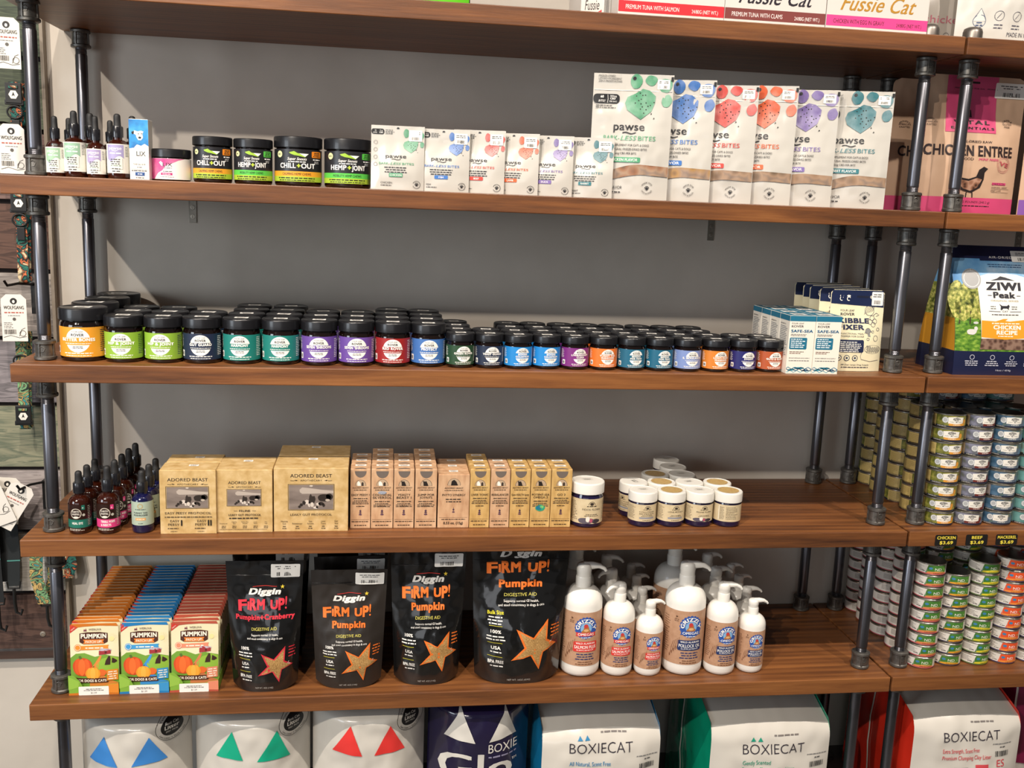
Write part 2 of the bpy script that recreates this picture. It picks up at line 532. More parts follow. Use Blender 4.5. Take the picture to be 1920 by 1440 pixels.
def post(x, y, label):
    t = thing('pipe_post', label, 'pipe post', (x, y, 0.0), 0, 'iron pipe posts carrying the shelves')
    MB().lathe([(0.045, FZ), (0.045, FZ + .006), (0.024, FZ + .010), (0.024, FZ + .026), (0.0143, FZ + .028)], cast, 28).build('floor_flange', t, smooth=40)
    levels = sorted(ZS.values())
    lo = FZ + 0.026
    for z in levels:
        zb = z - TH - .0004
        c0 = 0.030 if z == levels[0] else 0.044
        prof = [(.0143, lo), (.0143, zb)] 
        if lo > 0.0:
            prof = [(.0143, lo)] + [(.0130 + (.0009 if i % 2 else 0), lo + .044 + i * .0017) for i in range(8)] + [(.0143, lo + .060), (.0143, zb - c0 - .016)] + [(.0130 + (.0009 if i % 2 else 0), zb - c0 - .0137 + i * .0017) for i in range(8)] + [(.0143, zb)]
        MB().lathe(prof, iron, 24).build('pipe', t, smooth=40)
        coupling(zb - c0, t, c0)
        if z != levels[-1]: coupling(z + .0004, t)
        lo = z + .0004
    z = levels[-1] + .0004
    MB().lathe([(.0225, z), (.0225, z + .022), (.020, z + .030), (.012, z + .034), (0, z + .035)], mat('#8a837c', .4, .9, var=.2, scale=90), 28).build('end_cap', t, smooth=50)
    return t
post(0.0528, 0.0678, 'front iron pipe post at the left end of the main bay')
post(0.0528, 0.4408, 'rear iron pipe post at the left end, against the wall')
post(W - 0.0528, 0.0678, 'front iron pipe post at the right end of the main bay')
post(W - 0.0528, 0.4408, 'rear iron pipe post at the right end of the main bay')
post(W + 0.0571, 0.0678, 'front iron pipe post at the left end of the right bay')
post(W + 0.0571, 0.4408, 'rear iron pipe post at the left end of the right bay')

steel = mat('#8f8a80', .45, .8, var=.15, scale=200)
def bracket(x, z, label):
    t = thing('wall_bracket', label, 'bracket', (x, WALLY, z), 0, 'small steel angle brackets under the second shelf')
    MB().box(-.0095, -.003, -.062, .0095, 0, 0, steel).box(-.0095, -.05, -.003, .0095, -.003, 0, steel).build('angle_plate', t, bevel=.0006)
    for q in (-.022, -.046):
        mb = MB()
        vs = MB().lathe([(.0062, 0), (.0058, .0012), (.0024, .0015), (.0016, .0004), (0, .0004)], steel, 16)
        mb.add([(a, -.003 - c, b + q) for a, b, c in vs.v], vs.f, mat('#a39d92', .35, .9))
        mb.build('screw', t, smooth=50)
zb2 = ZS[2] - TH
bracket(0.3045, zb2, 'steel angle bracket on the wall under the second shelf, left')
bracket(1.7195, zb2, 'steel angle bracket on the wall under the second shelf, right')
bracket(2.667, zb2, 'steel angle bracket on the wall in the right bay')

# ------------------------------------------------------------------ slatwall with leads, left of the shelves
t = thing('slatwall_panel', 'weathered barn-board slatwall display panel left of the shelves', 'display panel', (-0.62, WALLY - .0006, 0.262))
seams = [1.857 - .1755 * i for i in range(-3, 11)]
pal = [('#4b3a33', '#6f5a52'), ('#3c4a3c', '#5c6350'), ('#3b4338', '#59624d'), ('#3f4538', '#5f6650'), ('#4a3730', '#7a615a'), ('#3e2a22', '#5f4438'), ('#6d655f', '#a39a92'), ('#5f5a5c', '#8e8688'),
       ('#5d6553', '#8d8b72'), ('#7d7473', '#aaa09c'), ('#b8b0a4', '#dcd6cc'), ('#3a2822', '#5a4238'), ('#2e2320', '#4b4a4a')]
for i in range(len(seams) - 1):
    z1, z0 = seams[i] - .262, max(seams[i + 1], .285) - .262
    a, b = pal[i % len(pal)]
    m = ramp_mat('barn_board_%d' % i, [(.32, a), (.5, b), (.56, a), (.72, b)], scale=(1.5, 6, 14), nscale=4 if i != 10 else 9, rough=.75, detail=8, distort=1.0)
    MB().box(-.5, -.022, z0 + .006, .570, -.004, z1 - .006, m).build('plank', t, bevel=.001)
MB().box(-.5, -.004, 0, .570, 0, 2.1, mat('#241b18', .9)).build('backing', t)
MB().box(-.5, -.024, 0, .572, -.003, .022, ramp_mat('dark_trim', [(.3, '#2f211b'), (.7, '#4a352b')], scale=(1, 8, 8), nscale=6, rough=.7)).build('bottom_trim', t)
MB().box(.571, -.026, .0, .579, 0, 2.1, mat('#8b7f70', .6, var=.2)).build('edge_trim', t)
for x, z in ((.505, .071),):
    mb = MB(); q = MB().lathe([(.008, 0), (.0075, .002), (.003, .003), (.002, .001), (0, .001)], steel, 18)
    mb.add([(a + x, -.022 - c, b + z) for a, b, c in q.v], q.f, mat('#b0a596', .4, .8)); mb.build('screw', t, smooth=50)

blk = mat('#141414', .45)
webA = ramp_mat('leaf_webbing', [(.30, '#101614'), (.36, '#2f7a6a'), (.46, '#123a3c'), (.52, '#0e1212'), (.56, '#e0794a'), (.60, '#101614'), (.68, '#d8c39a')], nscale=34, rough=.8, detail=1, distort=2.0)
webB = ramp_mat('tropical_webbing', [(.30, '#15201c'), (.38, '#7fae7a'), (.48, '#16242a'), (.54, '#cfae6a'), (.6, '#0e1414'), (.68, '#3a8a8a')], nscale=30, rough=.8, detail=1, distort=2.0)
cardm = '#e9e4da'
def hang_tag(parent, loc, rz=0, ry=0, w=.058, h=.118):
    """notched card with brand lettering, hanging on its collar"""
    mb = MB(); ch = .012
    pts = [(-w / 2, -h), (w / 2, -h), (w / 2, -ch), (w / 2 - ch, 0), (-w / 2 + ch, 0), (-w / 2, -ch)]
    mb.prism(pts, -.0006, .0006, mat(cardm, .6))
    c = mb.build('hang_tag', parent, loc=loc); c.rotation_euler = (0, ry, rz); c['label'] = 'white cardboard hang tag'
    a = Art()
    a.ell(0, -.017, .008, '#22201f').up().ell(0, -.018, .003, cardm, ry=.004)
    a.text('WOLFGANG', 0, -.037, .0085, '#2a2725', w=.046, bold=.02)
    a.dashes(-.022, .022, -.047, .004, '#b5564a', 1, seed=4).dashes(-.014, .014, -.054, .002, '#777777', 1, align='c')
    a.ell(0, -.062, .004, '#5c5853').dashes(-.024, .0, -.072, .0022, '#777777', 4)
    a.barcode(-.024, -.100, .004, -.088)
    a.ring(.018, -.098, .007, .0012, '#55504a').line([(.010, -.105), (.016, -.088), (.024, -.084)], .0012, '#55504a')
    a.line([(-.026, -.108), (-.01, -.103), (.01, -.109), (.026, -.106)], .0012, '#55504a')
    return a.build('printing', flat(-.0006), c)
def hook(x, z, label, y=.44):
    mb = MB()
    mb.box(x - .004, y - .004, z - .075, x + .012, y + .018, z + .004, blk)
    mb.tube([(x + .004, y, z), (x - .02, y - .05, z + .006), (x - .032, y - .085, z + .004), (x - .036, y - .092, z + .016)], .0034, mat('#2a2a2c', .3, .9), 8)
    o = mb.build('wall_hook', smooth=40)
    return tag(o, label, 'hook', 'black slatwall hooks')
def collar(x, z, y, web, label, hgt=.16, tagz=None, ring=True, buckle_low=False, tagry=0):
    """dog collar hanging in a long loop: strap, buckle, ring, hang tag"""
    t = thing('dog_collar', label, 'collar', (x, y, z), 0.12, 'patterned dog collars on the slatwall')
    n = 12; pts = []
    for i in range(n + 1):
        a = PI * i / n
        pts.append((.003 * math.sin(a * 3), -.014 * math.cos(a), -hgt - .014 * math.sin(a)))
    loop = [(0, -.012, -.01), (.002, -.016, -hgt * .5)] + pts + [(.004, .016, -hgt * .5), (.012, .010, -.01)]
    MB().ribbon(loop, .025, .0022, web).build('strap', t)
    bz = -hgt * .88 if buckle_low else -.035
    b = MB(); b.box(-.018, -.026, bz - .026, .018, -.013, bz + .022, blk); b.box(-.021, -.0235, bz - .030, .021, -.0145, bz - .018, blk); b.box(-.011, -.028, bz + .008, .011, -.0255, bz + .016, web)
    bo = b.build('buckle', t, bevel=.002)
    Art().ell(0, bz - .006, .011, '#e6e2d8', n=6).up().poly([(-.004, bz - .011), (0, bz + .001), (.004, bz - .011), (.0015, bz - .008), (-.0015, bz - .008)], '#1c1c1c').build('emblem', flat(-.026), bo)
    if ring:
        rz_ = -.082
        MB().tube([(.017 * math.cos(a), -.020, rz_ + .015 * math.sin(a)) for a in [2 * PI * i / 16 for i in range(17)]], .0024, blk, 8).build('ring', t, smooth=60)
        MB().box(-.008, -.022, rz_ - .050, .010, -.0155, rz_ - .018, blk).build('rubber_label', t, bevel=.001)
    if tagz is not None: hang_tag(t, (-.004, -.045, tagz), 0, tagry)
    return t
hook(-.100, 1.690, 'black wire hook on the panel, uppermost of the three in view')
hook(-.088, 1.299, 'black wire hook above the middle hang tag')
hook(-.085, .775, 'black wire hook beside the lowest plank shelf corner tags')
collar(-.100, 1.805, .425, webA, 'leaf-patterned collar at the top left, behind the upper pipe', .165, tagz=.135)
collar(-.098, 1.545, .415, webA, 'leaf-patterned collar hanging below the second shelf end', .225, tagz=.148)
collar(-.114, 1.19, .415, webB, 'tropical-patterned collar hanging behind the third shelf end', .250, tagz=.09, buckle_low=True, ring=True)
t = thing('dog_lead', 'black webbing lead with two snap hooks under tilted hang tags', 'lead', (-.19, .41, .70), 0.1)
MB().ribbon([(-.02, 0, .02), (-.018, 0, -.15), (-.016, 0, -.25)], .03, .003, mat('#15181a', .8)).ribbon([(.022, .012, .02), (.026, .012, -.12), (.022, .010, -.21)], .03, .003, mat('#1b2022', .8)).ribbon([(.0, .02, .05), (.002, .02, -.1), (.0, .02, -.2)], .05, .003, mat('#15181a', .8)).build('strap', t)
MB().box(-.034, -.003, -.130, -.004, -.0016, -.127, mat('#4f8f86', .6)).box(.009, .009, -.140, .041, .0105, -.137, mat('#4f8f86', .6)).build('stitching', t)
for dx, dz, dy in ((-.016, -.25, 0), (.022, -.21, .01)):
    mb = MB(); mb.tube([(dx - .016, dy, dz + .012), (dx - .014, dy, dz - .006), (dx + .014, dy, dz - .006), (dx + .016, dy, dz + .012)], .003, blk, 8)
    mb.tube([(dx, dy, dz - .006), (dx, dy, dz - .05), (dx + .003, dy, dz - .075), (dx + .014, dy, dz - .082), (dx + .018, dy, dz - .068)], [.0045, .0045, .004, .004, .0035], blk, 8)
    mb.build('snap_hook', t, smooth=40)
hang_tag(t, (-.022, -.05, .11), 0, -.35, w=.062, h=.135)
hang_tag(t, (.075, -.045, .085), 0, .55, w=.062, h=.125)
hang_tag(t, (.03, -.02, .10), 0, .1, w=.062, h=.125)
t = thing('dog_lead', 'patterned lead with snap hook hanging under the fourth shelf corner', 'lead', (-.085, .415, .60), 0.1)
MB().ribbon([(-.018, 0, .03), (-.022, -.006, -.08), (-.004, -.01, -.155)], .032, .0025, webB).ribbon([(.012, .012, .03), (.018, .012, -.09), (.000, .008, -.155)], .03, .0025, webB).ribbon([(.050, .016, .03), (.062, .016, -.06), (.05, .016, -.095), (.03, .012, -.04)], .03, .0025, webA).build('strap', t)
mb = MB(); mb.tube([(-.020, 0, -.145), (-.014, 0, -.165), (.014, 0, -.165), (.016, 0, -.145)], .003, blk, 8); mb.tube([(0, 0, -.165), (0, 0, -.20), (.004, 0, -.222), (.014, 0, -.228), (.018, 0, -.214)], .0042, blk, 8); mb.build('snap_hook', t, smooth=40)
# ------------------------------------------------------------------ kinds of goods
dark_glass = mat('#140a08', .08, coat=.6)
def glass_mat():
    m, nt, b = base_mat('amber_glass')
    b.inputs['Base Color'].default_value = hexc('#3a1408'); b.inputs['Roughness'].default_value = .06
    b.inputs['Transmission Weight'].default_value = .35; b.inputs['Coat Weight'].default_value = .5
    return m
amber = glass_mat()
cobalt = mat('#10123a', .08, coat=.6)
black_lid = mat('#17171a', .33, coat=.15)

def jar(name, label, cat, loc, R, H, glass, lidm, lidh, lab, art, group=None, rz=0.0, sticker=None, ribbed=True, lab_v=(.10, .70), neck=.93, disc=None, base_r=None, lab_gloss=.35):
    """screw-lid jar: body, lid, wrap label; art(Art, R, v0, v1) draws on the label"""
    t = thing(name, label, cat, loc, rz, group)
    zl = H - lidh
    Rb = R * .965
    MB().lathe([(Rb * .90, 0), (Rb * .97, .002), (Rb, .006), (Rb, zl - .012), (Rb * .985, zl - .006), (Rb * neck, zl - .002), (Rb * neck, H - .004), (0, H - .004)], glass, 40).build('body', t, smooth=40)
    lp = [(R * .95, zl), (R, zl + .0015), (R, H - .004), (R * .985, H - .0012), (R * .95, H), (R * .90, H), (R * .88, H - .0008), (0, H - .0008)]
    MB().lathe(lp, lidm, 80, rib=(1, 2, .0006) if ribbed else None).build('lid', t, smooth=40)
    v0, v1 = lab_v[0] * H, lab_v[1] * H
    RL = Rb + .0003
    a = Art(); a.L = 0
    a.rect(-RL * 2.9, v0, RL * 2.9, v1, lab if not isinstance(lab, str) else mat(lab, lab_gloss)); a.up()
    art(a, RL, v0, v1)
    a.build('label', cyl(RL), t, step=(.006, None), eps=.00014)
    if disc: Art().ell(0, 0, R * .74, disc).build('lid_sticker', top(H - .0006), t)
    if sticker:
        s = Art(); s.sticker(sticker[0], sticker[1], sticker[2], sticker[3], bg=sticker[4] if len(sticker) > 4 else '#f4f1ea'); s.build('price_sticker', top(H - .0006), t)
    return t

def dropper(name, label, cat, loc, R, Hb, Htot, glass, art, lab, lv=(.08, .62), group=None, rz=0.0, lean=0.0, clear_collar=False):
    """dropper bottle: bottle, ribbed collar, rubber bulb, label"""
    t = thing(name, label, cat, loc, rz, group)
    zs = Hb * .74
    prof = [(R * .88, 0), (R * .97, .002), (R, .006), (R, zs * .92)]
    for i in range(1, 7):
        a = i / 6 * PI / 2
        prof.append((R * (.42 + .58 * math.cos(a)), zs * .92 + (Hb * .90 - zs * .92) * math.sin(a)))
    prof += [(R * .42, Hb), (0, Hb)]
    MB().lathe(prof, glass, 32).build('bottle', t, smooth=60)
    ch = (Htot - Hb) * .42
    MB().lathe([(R * .50, Hb * .955), (R * .52, Hb * .955 + .001), (R * .52, Hb + ch - .002), (R * .47, Hb + ch), (0, Hb + ch)], mat('#1b1b1f', .22, coat=.5), 44, rib=(1, 2, .0006)).build('collar', t, smooth=40)
    z0 = Hb + ch; hb = Htot - z0
    MB().lathe([(R * .36, z0), (R * .36, z0 + hb * .06), (R * .335, z0 + hb * .12), (R * .315, z0 + hb * .55), (R * .31, z0 + hb * .78), (R * .27, z0 + hb * .90), (R * .16, z0 + hb * .98), (0, Htot)], mat('#1d1d1e', .6), 24).build('rubber_bulb', t, smooth=60)
    v0, v1 = lv[0] * Hb, lv[1] * Hb
    a = Art(); a.L = 0; a.rect(-R * 2.6, v0, R * 2.6, v1, lab); a.up(); art(a, R, v0, v1)
    a.build('label', cyl(R + .0002), t, step=(.005, None), eps=.00012)
    return t

def carton(name, label, cat, loc, w, d, h, m, front=None, topart=None, sideart=None, group=None, rz=0.0):
    """folding carton: body, printed front, top flap print"""
    t = thing(name, label, cat, loc, rz, group)
    mb = MB().box(-w / 2, 0, 0, w / 2, d, h, m); mb.build('body', t, bevel=.0009)
    e = .0012                                                    # tuck flap on top
    MB().box(-w / 2 + e, .0015, h - .0002, w / 2 - e, d - e, h + .0006, m).build('top_flap', t)
    if front:
        a = Art(); front(a, w, h); a.build('front_print', flat(0), t)
    if topart:
        a = Art(); topart(a, w, d); a.build('price_sticker', top(h + .0006, 0, 0), t)
    if sideart:
        a = Art(); sideart(a, d, h); a.build('side_print', side(-w / 2, d), t)
    return t

def pouch_fn(w, h, d, seed=0, crinkle=.0012, taper=0.0, seal=.86, low=.30, pinch=.55, ws=1.0):
    """front surface of a stand-up pouch: y as a function of u, v"""
    def half(u, v):
        s = max(0.0, min(1.0, v / h))
        x = min(1.0, abs(2 * u / w))
        a = max(0.0, 1 - x ** 2.6)
        if s < low: b = .80 + .20 * math.sin(s / low * PI / 2)
        elif s < seal: b = .5 + .5 * math.cos((s - low) / (seal - low) * PI)
        else: b = 0
        return d / 2 * a * b
    def cr(u, v):
        s = v / h
        k = min(1, max(0, (1 - abs(2 * u / w)) * 5)) * min(1, s * 6)
        n = noise.noise((u * 24 * ws + seed, v * 17 * ws, seed * 3.3)) + .6 * noise.noise((u * 60 * ws + seed, v * 44 * ws, seed))
        return crinkle * n * k
    def X(u, v): return u * (1 - taper * (1 - v / h))
    def f(u, v, e=0.0): return (X(u, v), -half(u, v) - cr(u, v) - .0007 - e, v)
    def bk(u, v): return (X(u, v), half(u, v) * .9 + .0007, v)
    return f, bk

def pouch(name, label, cat, loc, w, h, d, m, art, group=None, rz=0.0, rx=0.0, seed=0, crinkle=.0012, taper=0.0, seal=.86, sag=0.0, step=.007, notch=None, sticker=None, zip_line=True, back=None, rnd=.0, ws=1.0, low=.30, lift=.0006):
    """stand-up pouch: film body with bottom gusset, printed front, price sticker"""
    t = thing(name, label, cat, loc, rz, group, rx=rx)
    f, bk = pouch_fn(w, h, d, seed, crinkle, taper, seal, ws=ws, low=low)
    def fz(u, v, e=0.0):                        # bottom corners lifted a little, as on a round gusset
        x, y, z = f(u, v, e)
        lift = sag * (abs(2 * u / w) ** 4) * max(0, 1 - v / (h * .18))
        if rnd and v > h - rnd:
            q = v - (h - rnd)
            lim = w / 2 - rnd + math.sqrt(max(0, rnd * rnd - q * q))
            x = max(-lim, min(lim, x))
        return (x, y, z + lift)
    def bz(u, v):
        x, y, z = bk(u, v)
        lift = sag * (abs(2 * u / w) ** 4) * max(0, 1 - v / (h * .18))
        if rnd and v > h - rnd:
            q = v - (h - rnd)
            lim = w / 2 - rnd + math.sqrt(max(0, rnd * rnd - q * q))
            x = max(-lim, min(lim, x))
        return (x, y, z + lift)
    nu, nv = max(16, int(w / .007)), max(20, int(h / .007))
    mb = MB()
    mb.grid(nu, nv, lambda a, b: fz((a - .5) * w, b * h), m)
    mb.grid(nu, nv, lambda a, b: bz((a - .5) * w, b * h), back or m, flip=True)
    mb.grid(nu, 4, lambda a, b: tuple(p + (q - p) * b for p, q in zip(fz((a - .5) * w, 0), bz((a - .5) * w, 0))), m, flip=True)
    mb.grid(1, nv, lambda a, b: tuple(p + (q - p) * (1 - a) for p, q in zip(fz(-.5 * w, b * h), bz(-.5 * w, b * h))), m)
    mb.grid(1, nv, lambda a, b: tuple(p + (q - p) * a for p, q in zip(fz(.5 * w, b * h), bz(.5 * w, b * h))), m)
    mb.grid(nu, 1, lambda a, b: tuple(p + (q - p) * b for p, q in zip(fz((a - .5) * w, h), bz((a - .5) * w, h))), m)
    mb.build('film_body', t, smooth=55)
    if zip_line:
        zm = mat('#d8d4cc', .3) if zip_line is True else zip_line
        MB().tube([fz((i / 14 - .5) * w * .97, h * (seal + .01), .0003) for i in range(15)], .0011, zm, 6).build('zip_seal', t, smooth=60)
    a = Art(); art(a, w, h); a.build('front_print', fz, t, step=step, lift=lift)
    if sticker:
        s = Art(); s.sticker(*sticker); s.build('price_sticker', lambda u, v, e: fz(u, v, e + .0016), t, step=.012)
    return t

def can(name, label, cat, loc, R, h, art, group, rz=0.0, mats=('#b9b4a8', '#23221f'), bg='#cccccc'):
    t = thing(name, label, cat, loc, rz, group)
    tin = mat(mats[0], .25, .9)
    MB().lathe([(R * .86, 0), (R * .93, .0006), (R * .95, .002), (R * .975, .0035), (R * .975, h - .004), (R, h - .003), (R, h - .0006), (R * .985, h), (R * .955, h)], tin, 32).build('body', t, smooth=40)
    lid = MB().lathe([(R * .955, h), (R * .94, h - .0035), (R * .80, h - .0036), (R * .78, h - .0028), (R * .4, h - .0028), (R * .38, h - .0036), (0, h - .0036)], mat(mats[1], .3, .75), 32)
    lid = lid.build('lid', t, smooth=40)
    MB().tube([(.011 * math.cos(k) * 1 + .004, -.006 + .016 * math.sin(k), h - .002) for k in [2 * PI * i / 14 for i in range(15)]], .0014, mat(mats[1], .3, .8), 6).build('pull_ring', lid, smooth=60)
    RL = R * .975
    a = Art(); a.L = 0; a.rect(-RL * 3.1, .0035, RL * 3.1, h - .004, bg); a.up(); art(a, RL, .0035, h - .004)
    a.build('label', cyl(RL), t, step=(.006, None), eps=.00009)
    return t

def pump_bottle(name, label, cat, loc, R, H, blue, rz=0.0, rhead=0.0, group=None):
    """white pump bottle: body, wrap label, collar, pump head"""
    t = thing(name, label, cat, loc, rz, group)
    wp = mat('#efece4', .28, coat=.2)
    Hs = H * .80; zc = Hs * .90
    prof = [(R * .80, 0), (R * .92, .003), (R * .985, .010), (R, .022), (R, zc * .90)]
    for i in range(1, 8):
        a = i / 7 * PI / 2
        prof.append((R * (.36 + .64 * math.cos(a) ** 1.0), zc * .90 + (Hs * .985 - zc * .90) * math.sin(a)))
    prof += [(R * .34, Hs), (0, Hs)]
    MB().lathe(prof, wp, 40).build('body', t, smooth=60)
    ch = H * .085; rc = R * .39
    cz = Hs * .985
    MB().lathe([(rc * .97, cz), (rc, cz + .001), (rc, cz + ch), (rc * .95, cz + ch + .002), (rc * .93, cz + ch + .003), (0, cz + ch + .003)], wp, 60, rib=(1, 2, .0007)).build('collar', t, smooth=40)
    z = cz + ch + .003
    hd = H - z
    q = rc * .98
    mb = MB().lathe([(q * .92, z), (q * .95, z + hd * .05), (q * .95, z + hd * .30), (q * .99, z + hd * .34), (q * .96, z + hd * .72), (q * .90, z + hd * .86), (q * .66, z + hd * .96), (0, z + hd * .99)], wp, 36)
    c, s_ = math.cos(rhead), math.sin(rhead)
    L = R * 1.12
    P = [(0, z + hd * .70), (L * .40, z + hd * .76), (L * .68, z + hd * .72), (L * .92, z + hd * .50), (L * 1.0, z + hd * .30)]
    mb.tube([(x * c, x * s_, zz) for x, zz in P], [q * .60, q * .50, q * .36, q * .24, q * .20], wp, 14)
    mb.build('pump_head', t, smooth=50)
    v0, v1 = H * .110, H * .605
    RL = R + .0003
    a = Art(); a.L = 0
    a.rect(-RL * 2.95, v0, RL * 2.95, v1, ramp_mat('kraft_label', [(.3, '#b48a6b'), (.7, '#c39a7c')], nscale=80, rough=.5)); a.up()
    navy = '#23366e'; red = '#d83a33'
    k = R / .0505 * (.97 if R > .05 else 1.02 if R > .038 else .95); x0 = R * .04; vm = v0 + (v1 - v0) * .715
    bl = '#2f56a5'
    a.ell(x0, vm, .0265 * k, bl, n=40).up()
    for i in range(20):
        an = 2 * PI * i / 20
        a.ell(x0 + .0262 * k * math.cos(an), vm + .0262 * k * math.sin(an), .0042 * k, bl, n=10)
    a.up().ell(x0, vm - .001 * k, .0150 * k, '#86b4dc', n=24).up()
    a.poly([(x0 + .013 * k * x, vm + .013 * k * y - .004 * k) for x, y in ((-1, -.5), (-.55, .1), (-.45, .7), (-.1, 1.0), (.3, .9), (.55, .4), (.6, 0), (1, -.35), (.6, -.7), (-.6, -.75))], '#b0743c').up()
    a.ell(x0 - .001 * k, vm + .0055 * k, .0055 * k, '#c9403a', n=14).up().ell(x0, vm - .006 * k, .007 * k, '#e2b07a', ry=.0035 * k, n=14)
    a.text('GRIZZLY', 0, 0, .0095 * k, '#fbf8f0', w=.058 * k, bold=.03, arc=(x0, vm - .002 * k, .0175 * k, 90)).up()
    bc = bl if blue else red
    a.poly([(x0 - .027 * k, vm - .012 * k), (x0 + .027 * k, vm - .012 * k), (x0 + .024 * k, vm - .017 * k), (x0 + .027 * k, vm - .022 * k), (x0 - .027 * k, vm - .022 * k), (x0 - .024 * k, vm - .017 * k)], bc).up()
    a.text('OMEGAS', x0, vm - .0205 * k, .007 * k, '#fbf8f0', w=.042 * k, bold=.02)
    a.dashes(x0 - .012 * k, x0 + .012 * k, vm - .027 * k, .003 * k, '#dfe6f2', 1, align='c')
    bv = v0 + (v1 - v0) * .285
    bb = '#1f3263' if blue else red
    a.rrect(x0 - .032 * k, bv - .002 * k, x0 + .032 * k, bv + .026 * k, .004 * k, bb).up()
    a.text('WILD ALASKAN', x0, bv + .0185 * k, .0050 * k, '#fbf8f0', w=.050 * k, bold=.02)
    a.text('POLLOCK OIL' if blue else 'SALMON PLUS', x0, bv + .0065 * k, .0088 * k, '#fbf8f0', w=.057 * k, bold=.02)
    a.text('SUPPLEMENT', x0, bv + .0008 * k, .0034 * k, '#fbf8f0', w=.046 * k)
    a.dashes(x0 - .030 * k, x0 + .030 * k, bv - .010 * k, .0036 * k, navy, 3, .0068 * k, 'c', 3)
    a.dashes(x0 - .024 * k, x0 + .024 * k, bv - .031 * k, .003 * k, '#7a5238', 2, .006 * k, 'c', 8)
    a.ell(x0 - .038 * k, v1 - .016 * k, .0035 * k, '#5a3a26', n=3).dashes(x0 - .046 * k, x0 - .030 * k, v1 - .024 * k, .0022 * k, '#6e4a34', 2, align='c')
    for j in range(4):
        xx = x0 - (.052 - j * .005) * k
        a.line([(xx, v0 + .020 * k + j * .006 * k), (xx + .004 * k, v0 + .045 * k), (xx + .009 * k, v0 + .062 * k + j * .004 * k)], .0010 * k, '#8a5f44')
        a.ell(xx, v0 + .022 * k + j * .008 * k, .0018 * k, '#8a5f44', ry=.004 * k, n=8)
    a.dashes(-R * 1.45, -R * 1.02, v1 - .022 * k, .0028 * k, '#7a5640', 16, .0062 * k, 'l', 12)
    a.build('label', cyl(RL), t, step=(.005, None), eps=.0001)
    return t
# ------------------------------------------------------------------ second shelf from the top
Z2 = ZS[2]
def tincture(tint):
    def art(a, R, v0, v1):
        H = v1 - v0
        pts = [(-R * .85, v1 - .002), (R * .75, v1 - .002)] + [(R * .75 - i * R * 1.6 / 10, v1 - H * .50 + H * .09 * math.sin(i * .62)) for i in range(11)]
        a.poly(pts, mat(tint, .4)).up()
        a.text('pawse', -R * .05, v1 - H * .20, H * .11, '#f2f4ee', w=R * 1.2, bold=.01)
        a.line([(-R * .3 + i * R * .06, v1 - H * .235 + .0008 * math.sin(i)) for i in range(9)], .0009, '#f2f4ee')
        a.dashes(-R * .55, R * .5, v1 - H * .34, H * .055, '#f2f4ee', 1, align='c', seed=2)
        a.dashes(-R * .6, R * .55, v1 - H * .55, H * .05, '#555555', 3, H * .075, 'c', 7)
        a.dashes(-R * .5, R * .45, v1 - H * .76, H * .05, '#8a9a8c', 1, align='c').dashes(-R * .5, R * .5, v1 - H * .87, H * .055, '#555555', 2, H * .085, 'c', 4)
        a.line([(R * .62, v1 - H * .5), (R * .62, v0 + H * .14), (-R * .6, v0 + H * .14)], .0006, '#777777')
        a.dashes(R * .92, R * 1.35, v1 - H * .12, H * .03, '#777777', 7, H * .05)
    return art
LB = '#e6e4da'
B = 'small amber dropper bottles on the second shelf'
n = dropper
n('dropper_bottle', 'small dropper bottle with green-topped label, first from the left on the second shelf', 'bottle', (.0965, .060, Z2), .0195, .083, .127, amber, tincture('#9dc0a0'), LB, (.10, .74), B)
n('dropper_bottle', 'taller dropper bottle with green-topped label, front of the second shelf', 'bottle', (.1353, .063, Z2), .0225, .092, .140, amber, tincture('#93b79c'), LB, (.13, .80), B)
n('dropper_bottle', 'small dropper bottle with lilac-topped label, front of the second shelf', 'bottle', (.1795, .060, Z2), .0195, .083, .131, amber, tincture('#a79ac0'), LB, (.10, .74), B)
n('dropper_bottle', 'taller dropper bottle with lilac-topped label beside the blue carton', 'bottle', (.2244, .063, Z2), .0228, .092, .138, amber, tincture('#a39bc4'), LB, (.13, .80), B)
n('dropper_bottle', 'dropper bottle behind the small green-labelled one', 'bottle', (.112, .108, Z2), .0195, .083, .127, amber, tincture('#9dc0a0'), LB, (.10, .74), B)
n('dropper_bottle', 'dropper bottle behind the taller green-labelled one', 'bottle', (.156, .110, Z2), .0225, .092, .140, amber, tincture('#93b79c'), LB, (.13, .80), B)
n('dropper_bottle', 'dropper bottle behind the small lilac-labelled one', 'bottle', (.199, .105, Z2), .0195, .083, .126, amber, tincture('#a79ac0'), LB, (.10, .74), B)
n('dropper_bottle', 'dropper bottle behind the taller lilac-labelled one', 'bottle', (.2445, .111, Z2), .0228, .092, .138, amber, tincture('#a39bc4'), LB, (.13, .80), B)

